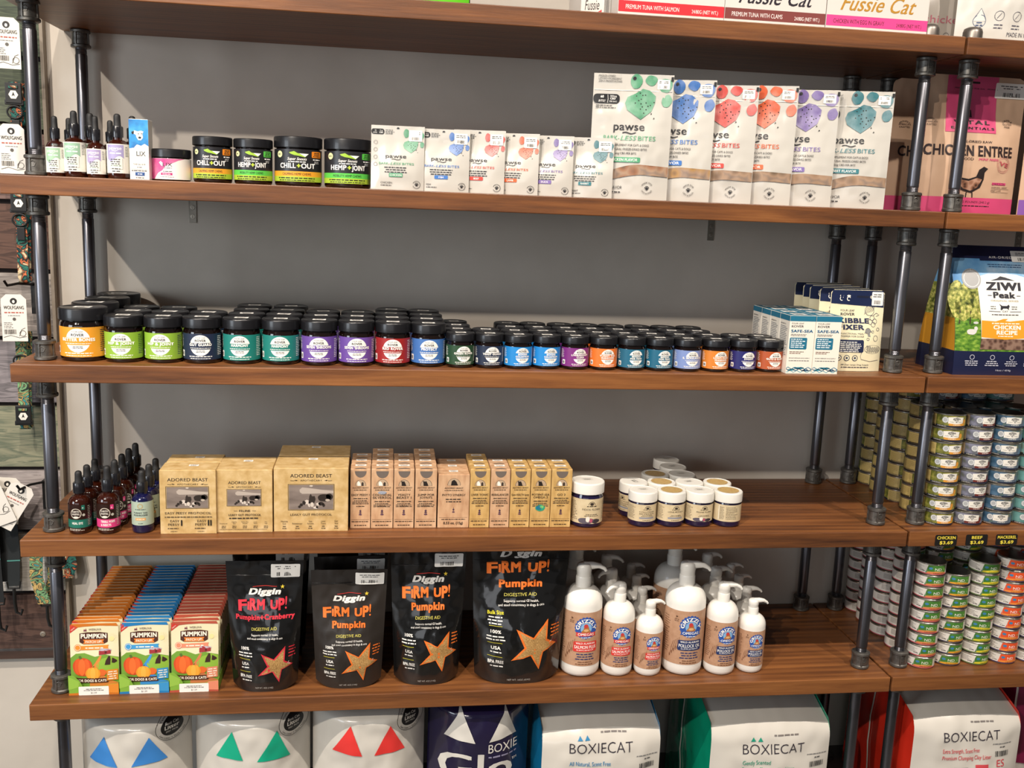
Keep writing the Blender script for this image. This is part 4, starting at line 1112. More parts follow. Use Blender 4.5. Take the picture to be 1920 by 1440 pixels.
def mush(a, R, v0, v1):
    H = v1 - v0
    a.ring(0, v0 + H * .82, R * .22, R * .08, '#b09a6a', 14).dashes(-R * .5, R * .5, v0 + H * .66, H * .045, '#4a5450', 1, align='c')
    a.text('TURKEY TAIL', 0, v0 + H * .50, H * .065, '#2f3a3c', w=R * 1.35, bold=.03).text('MUSHROOMS', 0, v0 + H * .40, H * .065, '#2f3a3c', w=R * 1.3, bold=.03)
    a.rrect(-R * .48, v0 + H * .21, R * .48, v0 + H * .32, R * .05, '#d8a262').up().dashes(-R * .36, R * .36, v0 + H * .245, H * .04, '#f0e6d4', 1, align='c')
    a.dashes(-R * .2, R * .2, v0 + H * .07, H * .035, '#4a5450', 1, align='c')
DB = 'dark dropper bottles on the fourth shelf'
kf = mat('#2a1712', .3)
o3 = ('first', 'second', 'third', 'fourth', 'fifth')
t0 = None
for k in range(3):
    loc = (.1141 + .004 * k, .058 + k * .052, Z4); lab = 'dropper bottle with green band, %s from the front beside the pipe post' % o3[k]
    t0 = dropper('dropper_bottle', lab, 'bottle', loc, .0245, .098, .145, amber, remedy('#1f6d5c', ('HEAL EYE',)), kf, (.10, .72), DB) if k == 0 else (again(t0, lab, loc, -.25), t0)[1]
for k in range(5):
    loc = (.1768 + .0035 * k, .058 + k * .053, Z4); lab = 'dropper bottle with pink band, %s from the front of its line' % o3[k]
    t0 = dropper('dropper_bottle', lab, 'bottle', loc, .0250, .103, .157, amber, remedy('#d8407e', ('TERRIBLE, WORMS', '& INSECTS')), kf, (.10, .70), DB) if k == 0 else (again(t0, lab, loc, (.5, .7, .3, .9)[k - 1]), t0)[1]
for k in range(3):
    loc = (.2524 + .0045 * k, .060 + k * .052, Z4); lab = 'cobalt dropper bottle with pale green label, %s from the front' % o3[k]
    t0 = dropper('dropper_bottle', lab, 'bottle', loc, .0243, .100, .146, cobalt, mush, '#a9b8a6', (.20, .76), DB) if k == 0 else (again(t0, lab, loc, .3), t0)[1]

gold = ramp_mat('gold_parchment', [(.3, '#b9965c'), (.5, '#cbab74'), (.7, '#d9bd8c')], nscale=45, rough=.45, detail=8)
kraft = ramp_mat('kraft_board', [(.3, '#b58a66'), (.5, '#c9a17c'), (.7, '#d6b18c')], nscale=70, rough=.55, scale=(1, 1, .35), detail=6)
kraft2 = ramp_mat('gold_kraft_board', [(.3, '#b28c50'), (.5, '#c8a264'), (.7, '#d8b678')], nscale=70, rough=.5, scale=(1, 1, .35), detail=6)
sepia = ramp_mat('sepia_scene', [(.28, '#5b4f47'), (.5, '#7d7068'), (.72, '#9b8d82')], nscale=16, rough=.5, scale=(.5, 1, 2.2), detail=6)
bk = '#2e251d'
def beast_picture(a, x0, y0, x1, y1):
    w, h = x1 - x0, y1 - y0
    a.rect(x0 - w * .02, y0 - h * .03, x1 + w * .02, y1 + h * .03, '#3a2f26').up().rect(x0 - w * .008, y0 - h * .012, x1 + w * .008, y1 + h * .012, '#c9a868').up().rect(x0, y0, x1, y1, sepia).up()
    X = lambda p: x0 + p * w
    Y = lambda p: y0 + p * h
    a.poly([(X(.24), Y(.80)), (X(.3), Y(.90)), (X(.5), Y(.86)), (X(.75), Y(.80)), (X(1), Y(.76)), (X(1), Y(.66)), (X(.3), Y(.64)), (X(.25), Y(.7))], '#b5a89c').up()
    a.blob(X(.80), Y(.48), w * .15, h * .15, '#2a211b', 3).blob(X(.91), Y(.52), w * .075, h * .13, '#2a211b', 5)
    a.poly([(X(.44), Y(.25)), (X(.46), Y(.55)), (X(.49), Y(.64)), (X(.52), Y(.54)), (X(.58), Y(.55)), (X(.60), Y(.42)), (X(.56), Y(.22))], '#2f2620')
    a.poly([(X(.26), Y(.12)), (X(.30), Y(.3)), (X(.40), Y(.40)), (X(.46), Y(.36)), (X(.48), Y(.1)), (X(.44), Y(.12)), (X(.42), Y(.22)), (X(.32), Y(.2))], '#d0c4b8').up()
    for px, py, rx, ry, c in ((.34, .28, .04, .08, '#2a211b'), (.28, .20, .035, .06, '#2a211b'), (.72, .24, .06, .07, '#2a211b'), (.66, .22, .05, .06, '#cfc3b6'), (.78, .18, .03, .07, '#2a211b'), (.60, .08, .05, .05, '#d0c4b8'), (.63, .10, .025, .04, '#2a211b'), (.87, .38, .05, .05, '#bcae9f'), (.24, .12, .03, .05, '#2a211b'), (.52, .2, .04, .1, '#cfc3b6')):
        a.blob(X(px), Y(py), w * rx, h * ry, c, px * 10)
    a.blob(X(.50), Y(.96), w * .04, h * .03, '#cfc3b6', 2)
def heading(a, w, h, y, big, ww):
    a.text('ADORED BEAST', 0, h * y, h * big, bk, w=w * ww, bold=.01)
    a.text('APOTHECARY', 0, h * (y - .06), h * .026, bk, w=w * ww * .52, space=1.1)
    for s_ in (-1, 1): a.line([(s_ * w * ww * .32, h * (y - .048)), (s_ * w * ww * .38, h * (y - .040)), (s_ * w * ww * .42, h * (y - .054)), (s_ * w * ww * .5, h * (y - .047))], h * .006, bk).ell(s_ * w * ww * .36, h * (y - .047), h * .009, bk, n=8)
def beast1(a, w, h):
    heading(a, w, h, .83, .05, .72)
    beast_picture(a, -w * .38, h * .41, w * .36, h * .74)
    a.text('EASY PEESY PROTOCOL', 0, h * .315, h * .036, bk, w=w * .82).dashes(-w * .42, w * .42, h * .265, h * .016, bk, 1, align='c')
    for x, n_ in ((-.30, 'I'), (.18, 'II')):
        a.text('EASY', (x + .14) * w, h * .19, h * .036, bk, w=w * .16, align='r').text('PEESY', (x + .14) * w, h * .135, h * .036, bk, w=w * .2, align='r').text(n_, (x + .17) * w, h * .135, h * .088, '#1c1712', align='l', bold=.03)
        a.dashes((x - .07) * w, (x + .12) * w, h * .085, h * .016, bk, 1).dashes((x - .02) * w, (x + .10) * w, h * .04, h * .010, bk, 1)
def beast2(a, w, h):
    heading(a, w, h, .775, .046, .58)
    beast_picture(a, -w * .31, h * .43, w * .29, h * .69)
    a.text('FELINE', 0, h * .335, h * .032, bk, w=w * .2, bold=.02).line([(-w * .2, h * .35), (-w * .13, h * .35)], h * .005, bk).line([(w * .13, h * .35), (w * .2, h * .35)], h * .005, bk)
    a.text('LEAKY GUT PROTOCOL', 0, h * .27, h * .032, bk, w=w * .58, bold=.02).dashes(-w * .28, w * .26, h * .225, h * .022, bk, 1, align='c')
    for i, tx in enumerate((('', 'Rebalancer'), ('Healthy', 'Gut'), ('Feline Gut', 'Soothe'), ('Liver', 'Tonic'), ('Gut', 'Seal'))):
        x = (-.38 + i * .19) * w
        if tx[0]: a.text(tx[0], x, h * .165, h * .018, bk)
        a.text(tx[1], x, h * .140, h * .018, bk).dashes(x - w * .05, x + w * .05, h * .10, h * .012, bk, 2, h * .024, 'c')
    a.dashes(-w * .45, w * .4, h * .05, h * .008, bk, 1)
def beast3(a, w, h):
    heading(a, w, h, .855, .055, .56)
    beast_picture(a, -w * .30, h * .35, w * .30, h * .74)
    a.text('LEAKY GUT PROTOCOL', 0, h * .255, h * .034, bk, w=w * .56)
    for i, tx in enumerate((('Healthy', 'Gut'), ('', 'Rebalancer'), ('Gut', 'Soothe'), ('Liver', 'Tonic'), ('Gut', 'Seal'))):
        x = (-.36 + i * .175) * w
        if tx[0]: a.text(tx[0], x, h * .155, h * .024, bk)
        a.text(tx[1], x, h * .118, h * .024, bk).dashes(x - w * .03, x + w * .03, h * .08, h * .014, bk, 2, h * .032, 'c')
def plaintop(sx=.5, sy=.55):
    def f(a, w, d): a.sticker(w * (sx - .5), d * sy, .022, .014)
    return f
GB = 'gold parchment cartons'
carton('carton', 'gold carton with a sepia dog picture and two roman numerals, front one of two', 'carton', (.3595, .033, Z4), .1255, .068, .1524, gold, beast1, plaintop(.56, .6), None, GB)
carton('carton', 'gold carton right behind the one with roman numerals', 'carton', (.3610, .106, Z4), .1255, .068, .1524, gold, beast1, plaintop(.56, .6), None, GB)
carton('carton', 'gold carton with a small sepia picture, middle of the three wide gold fronts', 'carton', (.4855, .040, Z4), .1265, .114, .1515, gold, beast2, plaintop(.5, .68), None, GB)
carton('carton', 'widest gold carton with a large sepia picture, beside the slim kraft cartons', 'carton', (.6375, .043, Z4), .1720, .112, .1548, gold, beast3, plaintop(.5, .72), None, GB)
carton('carton', 'widest gold carton standing behind its twin, only its shaded top showing', 'carton', (.6385, .158, Z4), .1720, .100, .1548, gold, beast3, plaintop(.5, .8), None, GB)
def slim(lines, dog, extra=None):
    def art(a, w, h):
        a.ell(0, h * .965, w * .29, '#6d625a', ry=w * .33, a0=180, a1=360)
        a.up()
        yb = .74 if extra != 'low' else .70
        a.ell(0, h * (yb - .02), w * .26, '#b9a084', a0=0, a1=180, ry=w * .30).ring(0, h * (yb - .02), w * .265, h * .005, bk, 20, 0, 180, ry=w * .305).up()
        if dog: a.poly([(-w * .12, h * (yb - .02)), (-w * .13, h * (yb + .03)), (-w * .16, h * (yb + .065)), (-w * .05, h * (yb + .05)), (0, h * (yb + .06)), (w * .06, h * (yb + .02)), (w * .1, h * (yb - .02))], '#241d18')
        else: a.poly([(-w * .16, h * (yb - .02)), (-w * .17, h * (yb + .03)), (-w * .11, h * (yb + .06)), (-w * .02, h * (yb + .035)), (w * .02, h * (yb - .02))], '#f0e9dd').poly([(w * .05, h * (yb - .02)), (w * .04, h * (yb + .02)), (w * .09, h * (yb + .045)), (w * .15, h * (yb + .03)), (w * .15, h * (yb - .02))], '#3a2f28')
        a.text('ADORED BEAST', 0, h * (yb - .065), h * .026, bk, w=w * .80).dashes(-w * .32, w * .32, h * (yb - .095), h * .014, bk, 1, align='c')
        y = yb - .19
        if extra == 'blob': a.blob(0, h * .605, w * .2, h * .028, '#9aa0ac', 2)
        for i, tx in enumerate(lines): a.text(tx, 0, h * (y - i * .047), h * .036, bk, w=min(w * .88, len(tx) * h * .034), bold=.01)
        y -= .05 * len(lines)
        a.dashes(-w * .35, w * .35, h * y, h * .017, bk, 1, align='c', seed=2).dashes(-w * .42, w * .42, h * (y - .035), h * .015, '#4a3c30', 3, h * .025, 'c', 4)
        if extra == 'leaf':
            a.blob(0, h * .335, w * .25, h * .055, '#2f9a7a', 4).up().blob(-w * .06, h * .34, w * .14, h * .035, '#1f6f8e', 6).blob(w * .08, h * .355, w * .1, h * .025, '#7cc46a', 7)
        else:
            a.dashes(-w * .2, w * .2, h * .37, h * .015, bk, 1, align='c')
            a.ell(0, h * .295, w * .05, '#4a3048', n=8).ell(0, h * .265, w * .07, '#4a3048', ry=h * .008, n=8).ell(0, h * .235, w * .08, '#5a3a52', ry=h * .012, n=10).line([(0, h * .24), (0, h * .32)], h * .006, '#4a3048')
        a.rect(-w * .45, h * .148, w * .45, h * .151, bk).dashes(-w * .43, w * .43, h * .11, h * .016, bk, 1, align='c', seed=6)
        a.dashes(-w * .3, w * .3, h * .045, h * .018, bk, 1, align='c', seed=7)
    return art
def wide(a, w, h):
    a.ell(0, h * .80, w * .20, '#b9a084', a0=0, a1=180, ry=w * .22).ring(0, h * .80, w * .205, h * .005, bk, 20, 0, 180, ry=w * .225).up()
    a.poly([(-w * .1, h * .80), (-w * .08, h * .88), (0, h * .905), (w * .07, h * .87), (w * .1, h * .83), (w * .13, h * .80)], '#201814')
    a.text('ADORED BEAST', 0, h * .735, h * .030, bk, w=w * .6).dashes(-w * .3, w * .3, h * .70, h * .014, bk, 1, align='c')
    a.text('PHYTO SYNERGY', 0, h * .60, h * .040, bk, w=w * .74, bold=.01).dashes(-w * .34, w * .34, h * .53, h * .024, bk, 2, h * .045, 'c', 3)
    a.ell(0, h * .345, w * .03, '#4a3048', n=8).ell(0, h * .30, w * .045, '#5a3a52', ry=h * .012, n=10).line([(0, h * .30), (0, h * .39)], h * .006, '#4a3048')
    a.rect(-w * .45, h * .195, w * .45, h * .198, bk).dashes(-w * .38, w * .38, h * .155, h * .018, bk, 1, align='c', seed=6)
    a.text('0.53 oz. (15g)', 0, h * .07, h * .044, '#2a211b', w=w * .62, bold=.03)
def slimtop(a, w, d):
    a.L = 0; a.ell(0, .0004, w * .29, '#6d625a', ry=w * .17, a0=0, a1=180).up(); a.sticker(0, d * .66, w * .55, d * .30)
SLIM = [(.7520, .0486, 3, kraft, ('EASY PEESY I',), False, None, 'first slim kraft carton from the left'), (.8035, .0530, 4, kraft, ('COLLOIDAL', 'SILVERSOL'), False, 'blob', 'slim kraft carton with a grey smudge emblem'),
        (.8555, .0495, 3, kraft, ('YEASTY', 'BEAST I'), True, None, 'third slim kraft carton from the left'), (.9082, .0530, 4, kraft, ('JUMP FOR', 'JOYNTS'), True, None, 'slim kraft carton left of the squat one'),
        (.9755, .0770, 3, kraft, None, True, None, 'squat wide kraft carton among the slim ones'), (1.0390, .0492, 3, kraft2, ('LIVER TONIC',), False, None, 'slim golden carton right of the squat one'),
        (1.0885, .0480, 2, kraft, ('REBALANCER',), False, None, 'slim kraft carton between two golden ones'), (1.1380, .0495, 2, kraft2, ('Gum HEALTH Spray',), True, None, 'slim golden carton with long dark text'),
        (1.1885, .0500, 2, kraft2, ('POTENT-SEA', 'OMEGA-3'), True, 'leaf', 'slim golden carton with a blue and green emblem'), (1.2400, .0520, 2, kraft2, ('GO 2',), False, None, 'last slim golden carton, beside the single white-lidded jar')]
for i, (x, w, dep, m, lines, dog, ex, desc) in enumerate(SLIM):
    h = .134 if lines is None else .1475
    y0 = .062 - .0004 * i
    t0 = carton('carton', desc + ', front', 'carton', (x, y0, Z4), w - .001, .0475, h, m, slim(lines, dog, ex) if lines else wide, slimtop if lines else plaintop(.5, .6), None, 'slim kraft cartons')
    for k in range(1, dep): again(t0, 'carton %s in line behind the %s' % (o3[k], desc), (x + .001 * k, y0 + k * .0495, Z4), None, 'slim kraft cartons')

plum = mat('#1d1638', .1, coat=.5)
white_lid = mat('#e6e3da', .4)
cream_label = ramp_mat('cream_label', [(.3, '#cbb791'), (.7, '#d8c7a2')], nscale=60, rough=.5)
def cream_art(lines, picture=False, back=False):
    def art(a, R, v0, v1):
        H = v1 - v0
        if back:
            a.rect(-R * .95, v0 + H * .08, -R * .9, v1 - H * .08, '#f0ead8').dashes(-R * .40, R * .5, v1 - H * .16, H * .04, '#4a4038', 9, H * .085, 'l', 4).dashes(-R * .85, -R * .5, v1 - H * .16, H * .03, '#4a4038', 12, H * .065, 'l', 6)
            return
        a.ring(R * .12, v0 + H * .76, R * .20, R * .03, bk, 16, 0, 180).blob(R * .12, v0 + H * .80, R * .12, H * .06, '#3a3028', 3).dashes(-R * .18, R * .42, v0 + H * .69, H * .05, bk, 1, align='c')
        for i, tx in enumerate(lines): a.text(tx, R * .12, v0 + H * (.54 - .12 * i), H * .075, bk, w=R * (1.15 if len(tx) > 7 else .8), bold=.01)
        a.dashes(-R * .35, R * .6, v0 + H * .36, H * .035, bk, 2, H * .06, 'c', 4)
        if picture:
            a.blob(-R * .2, v0 + H * .12, R * .5, H * .12, '#5b5560', 3).blob(R * .4, v0 + H * .10, R * .3, H * .09, '#3a343a', 5).up().blob(-R * .1, v0 + H * .18, R * .12, H * .12, '#e6dfd2', 6).blob(R * .1, v0 + H * .13, R * .1, H * .08, '#b0546a', 2)
        else: a.rect(-R * .45, v0 + H * .16, R * .65, v0 + H * .26, '#8d8f98').dashes(-R * .2, R * .4, v0 + H * .06, H * .04, bk, 1, align='c')
        a.dashes(-R * 1.4, -R * .75, v1 - H * .14, H * .03, '#5a4c40', 12, H * .065, 'l', 8).dashes(R * .95, R * 1.4, v1 - H * .14, H * .03, '#5a4c40', 11, H * .07, 'l', 9)
    return art
WJ = 'white-lidded jars on the fourth shelf'
discm = ramp_mat('gold_disc', [(.3, '#a88450'), (.5, '#c3a46a'), (.7, '#b49a62')], nscale=110, rough=.4)
jar('balm_jar', 'single larger white-lidded jar with dogs on its label, beside the kraft cartons', 'jar', (1.3113, .0885, Z4), .0422, .1125, plum, white_lid, .0285, cream_label, cream_art(('FIDOS FLORA',), True), WJ, ribbed=False, lab_v=(.10, .66), sticker=(0, .008, .030, .016, '#dedad0'))
R, H = .0366, .0885
kw = dict(ribbed=False, lab_v=(.17, .66))
def wj(x, y, label, art, gold_top, rz=0.0):
    return jar('balm_jar', label, 'jar', (x, y, Z4), R, H, plum, white_lid, .026, cream_label, art, WJ, rz=rz, disc=discm if gold_top else None, sticker=None if gold_top else (0, .004, .026, .014, '#dedad0'), **kw)
A = wj(1.4546, .085, 'white-lidded jar, first from the left in the front row of four', cream_art(('COLLOIDAL', 'SILVERSOL')), False)
Bj = wj(1.5277, .083, 'gold-topped jar, second from the left in the front row of four', cream_art(('LOVE PETOLA',)), True)
Cj = wj(1.6009, .081, 'white-lidded jar, third from the left in the front row of four', cream_art(('FELINE FLORA',), True), False)
Dj = wj(1.6746, .078, 'gold-topped jar turned to its back label, at the right end', cream_art((), back=True), True)
again(A, 'white-lidded jar at the left of the second row, label turned away', (1.4490, .159, Z4), -1.2, WJ)
again(Bj, 'gold-topped jar, second from the left in the second row', (1.5227, .157, Z4), .4, WJ)
again(Cj, 'white-lidded jar, third from the left in the second row', (1.5969, .155, Z4), .3, WJ)
again(Dj, 'gold-topped jar at the right end of the second row', (1.6716, .152, Z4), .2, WJ)
again(Bj, 'gold-topped jar in the shade, left one of the third row', (1.5267, .231, Z4), .1, WJ)
again(A, 'white-lidded jar in the shade, right one of the third row', (1.6004, .229, Z4), .1, WJ)
again(A, 'white-lidded jar in the shade, alone in the fourth row', (1.5989, .303, Z4), .4, WJ)
again(A, 'rearmost white-lidded jar, nearest the wall', (1.6025, .378, Z4), -.3, WJ)
# ------------------------------------------------------------------ lowest shelf: pumpkin pouches, black pouches, pump bottles
Z5 = ZS[5]
glit = {}
def pumpkin(c_top, c_rib, c_band, c_river, tall=False):
    gl = ramp_mat('foil_' + c_top, [(.45, c_top), (.62, c_top), (.74, '#f4d8b0')], nscale=300, rough=.3, detail=2)
    def art(a, w, h):
        X = lambda p: (p - .5) * w
        Y = lambda p: p * h
        a.L = 0
        a.poly([(X(.004), Y(.93)), (X(.3), Y(.955)), (X(.6), Y(.965)), (X(.996), Y(.955)), (X(.996), Y(.998)), (X(.004), Y(.998))], gl)
        if tall: a.poly([(X(.004), Y(.87)), (X(.4), Y(.885)), (X(.996), Y(.875)), (X(.996), Y(.97)), (X(.004), Y(.95))], gl)
        sun = '#eee2ac'
        for i in range(14):
            an = math.radians(-60 + i * 19)
            a.line([(X(.86) + w * .07 * math.cos(an), Y(.77) + w * .07 * math.sin(an)), (X(.86) + w * .13 * math.cos(an), Y(.77) + w * .13 * math.sin(an))], w * .006, sun)
        a.poly([(X(.004), Y(.86)), (X(.004), Y(.98)), (X(.03), Y(.985)), (X(.17), Y(.945)), (X(.10), Y(.91))], '#c8342c').up()
        a.text('NEW!', X(.075), Y(.915), h * .018, '#f4e6d6', rot=.7)
        a.ell(X(.86), Y(.77), w * .055, '#e9d99a', n=20)
        a.up().text('WERUVA', X(.52), Y(.895 if not tall else .84), h * .032, '#6a5a50', w=w * .26).up(-1).poly([(X(.28), Y(.885)), (X(.30), Y(.92)), (X(.32), Y(.90)), (X(.335), Y(.93)), (X(.35), Y(.885))], '#7a3a4a')
        br = '#4a2416'
        a.poly([(X(.20), Y(.79)), (X(.20), Y(.855)), (X(.36), Y(.872)), (X(.62), Y(.872)), (X(.78), Y(.855)), (X(.78), Y(.73)), (X(.70), Y(.70)), (X(.28), Y(.70)), (X(.20), Y(.73))], br).up()
        a.text('PUMPKIN', X(.49), Y(.785), h * .062, '#f6ecd8', w=w * .52, bold=.04)
        a.poly([(X(.27), Y(.765)), (X(.71), Y(.765)), (X(.68), Y(.735)), (X(.71), Y(.705)), (X(.27), Y(.705)), (X(.30), Y(.735))], '#e07a2a').up().text('PATCH UP!', X(.49), Y(.716), h * .036, '#f6ecd8', w=w * .33, bold=.02)
        a.up(-1)
        a.poly([(X(.22), Y(.615)), (X(.80), Y(.625)), (X(.78), Y(.655)), (X(.80), Y(.685)), (X(.22), Y(.675))], c_band).up().dashes(X(.32), X(.70), Y(.637), h * .022, '#f6ecd8', 1, align='c')
        a.ell(X(.16), Y(.65), w * .075, c_band, n=22).up().ring(X(.16), Y(.65), w * .058, w * .008, '#f6ecd8', 20).up(-2)
        # hills, barn, dog and cat, pumpkins
        a.poly([(X(.003), Y(.50)), (X(.12), Y(.565)), (X(.30), Y(.575)), (X(.52), Y(.52)), (X(.72), Y(.55)), (X(.997), Y(.50)), (X(.997), Y(.02)), (X(.003), Y(.02))], '#6f9a34').up()
        a.poly([(X(.55), Y(.40)), (X(.66), Y(.49)), (X(.85), Y(.52)), (X(.997), Y(.49)), (X(.997), Y(.30)), (X(.6), Y(.28))], '#8db53e').poly([(X(.42), Y(.34)), (X(.52), Y(.43)), (X(.62), Y(.535)), (X(.66), Y(.53)), (X(.60), Y(.42)), (X(.58), Y(.33)), (X(.8), Y(.18)), (X(.997), Y(.12)), (X(.997), Y(.02)), (X(.4), Y(.02))], c_river).up()
        a.poly([(X(.60), Y(.545)), (X(.60), Y(.605)), (X(.655), Y(.635)), (X(.84), Y(.61)), (X(.84), Y(.56))], '#9c2f34').poly([(X(.60), Y(.605)), (X(.64), Y(.64)), (X(.84), Y(.625)), (X(.86), Y(.605)), (X(.67), Y(.60))], '#b9b2bc').up().rect(X(.72), Y(.565), X(.76), Y(.595), '#5a1c20')
        sil = '#3a241c'
        a.poly([(X(.72), Y(.40)), (X(.74), Y(.46)), (X(.80), Y(.53)), (X(.83), Y(.52)), (X(.84), Y(.48)), (X(.83), Y(.40))], sil).poly([(X(.86), Y(.43)), (X(.87), Y(.50)), (X(.90), Y(.49)), (X(.96), Y(.46)), (X(.97), Y(.44)), (X(.91), Y(.42))], sil)
        a.blob(X(.26), Y(.375), w * .21, h * .135, '#c9481c', 3, amp=.06).up().ell(X(.17), Y(.375), w * .075, '#d8561f', ry=h * .118).ell(X(.34), Y(.375), w * .075, '#dc5f24', ry=h * .115).up().ell(X(.25), Y(.372), w * .075, '#e56a2a', ry=h * .122).poly([(X(.20), Y(.49)), (X(.18), Y(.53)), (X(.22), Y(.54)), (X(.26), Y(.49))], '#4f6a26')
        a.blob(X(.66), Y(.29), w * .10, h * .05, '#e06a2c', 4).up()
        a.ell(X(.48), Y(.28), w * .155, '#e5962a', ry=h * .092).up().ell(X(.41), Y(.28), w * .05, '#eda536', ry=h * .085).ell(X(.55), Y(.28), w * .05, '#eda536', ry=h * .085).up().ell(X(.48), Y(.28), w * .055, '#f2b045', ry=h * .09).line([(X(.48), Y(.37)), (X(.50), Y(.395))], w * .016, '#5f7a2a')
        a.poly([(X(.12), Y(.145)), (X(.78), Y(.145)), (X(.80), Y(.18)), (X(.78), Y(.215)), (X(.12), Y(.215))], br).up().text('FOR DOGS & CATS', X(.45), Y(.160), h * .036, '#f6ecd8', w=w * .60, bold=.03)
        a.rect(X(.76), Y(.17), X(.985), Y(.33), mat(c_band, .5)).up().dashes(X(.78), X(.97), Y(.29), h * .020, '#f6ecd8', 4, h * .034, 'c', 5)
    return art
ivory = mat('#e8deb8', .35, coat=.2)
PP = [('orange', '#c8711f', '#d8561f', '#e08a2e', '#d8843a', .1330), ('blue', '#1f78b4', '#2a8ac0', '#3a94cc', '#3f8fd0', .2476), ('coral', '#b0503c', '#c8604a', '#e08a6a', '#c87848', .3622)]
od = ['front', 'second', 'third', 'fourth', 'fifth', 'sixth', 'seventh', 'eighth', 'ninth', 'tenth', 'eleventh', 'twelfth', 'thirteenth', 'fourteenth', 'fifteenth', 'sixteenth', 'seventeenth', 'eighteenth', 'nineteenth', 'rearmost']
for ci, (cn, ct, cr_, cb, rv, x) in enumerate(PP):
    w, h = .1095, .168
    foil = ramp_mat('foil_' + ct, [(.45, ct), (.62, ct), (.70, '#f0c89a')])
    rd = random.Random(ci + 3)
    for k in range(20):
        dz = rd.choice((0, 0, 0, .0006, .0012)) if k else 0
        loc = (x + rd.uniform(-.0006, .0006), .056 + k * .0195, Z5 + .0024 + dz)
        lab = '%s-topped pumpkin pouch, %s in the %s display tray' % (cn, od[k] + (' from the front' if 0 < k < 19 else ''), ('left', 'middle', 'right')[ci])
        if k in (0, 3):
            q = pouch('pumpkin_pouch', lab, 'pouch', loc, w, h, .0155, ivory, pumpkin(ct, cr_, cb, rv, k > 0), cn + ' pumpkin pouches', seed=ci + 50 + k, crinkle=.0007, seal=.90, zip_line=False, step=.012, rnd=.006, rx=-.05)
            if k == 0: t0 = q
            else: t1 = q
        else:
            q = again(t0 if k < 3 else t1, lab, loc, rd.uniform(-.010, .010))
    # tray: open display carton with a low cut-out front lip
    t = thing('display_tray', 'open cardboard display tray with %s stripe holding %s pumpkin pouches' % (cn, cn), 'tray', (x, .040, Z5), 0, 'pumpkin display trays')
    wb_, d_ = .1130, .405
    m = mat('#d9d2bc', .5); edge = mat('#7fae3c', .5)
    mb = MB().box(-wb_ / 2, 0, 0, wb_ / 2, d_, .0012, m)
    mb.box(-wb_ / 2, 0, 0, -wb_ / 2 + .0008, d_, .030, edge).box(wb_ / 2 - .0008, 0, 0, wb_ / 2, d_, .030, edge).box(-wb_ / 2, d_ - .0008, 0, wb_ / 2, d_, .05, m)
    mb.prism([(-wb_ / 2, .0), (wb_ / 2, 0), (wb_ / 2, .028), (wb_ * .30, .026), (wb_ * .24, .022), (-wb_ * .22, .022), (-wb_ * .28, .036), (-wb_ * .40, .050), (-wb_ / 2, .050)], 0, .0008, edge)
    mb.build('tray_body', t)
    a = Art(); a.L = 0
    a.poly([(-wb_ / 2, .0), (wb_ / 2, 0), (wb_ / 2, .010), (-wb_ / 2, .005)], ct)
    a.up().poly([(wb_ * .12, .006), (wb_ / 2, .004), (wb_ / 2, .028), (wb_ * .30, .026)], cb).poly([(-wb_ / 2, .014), (-wb_ * .3, .020), (-wb_ * .28, .034), (-wb_ / 2, .048)], '#94bf4a')
    a.build('front_print', flat(0), t)
    s = Art(); s.L = 0; s.rrect(-.034, -.0003, .034, .022, .002, '#f2efe8').up().dashes(-.024, .024, .0145, .0022, '#444444', 2, .0035, 'c').text('$1.59', 0, .0035, .0042, '#333333')
    s.build('price_label', flat(-.0006), t)

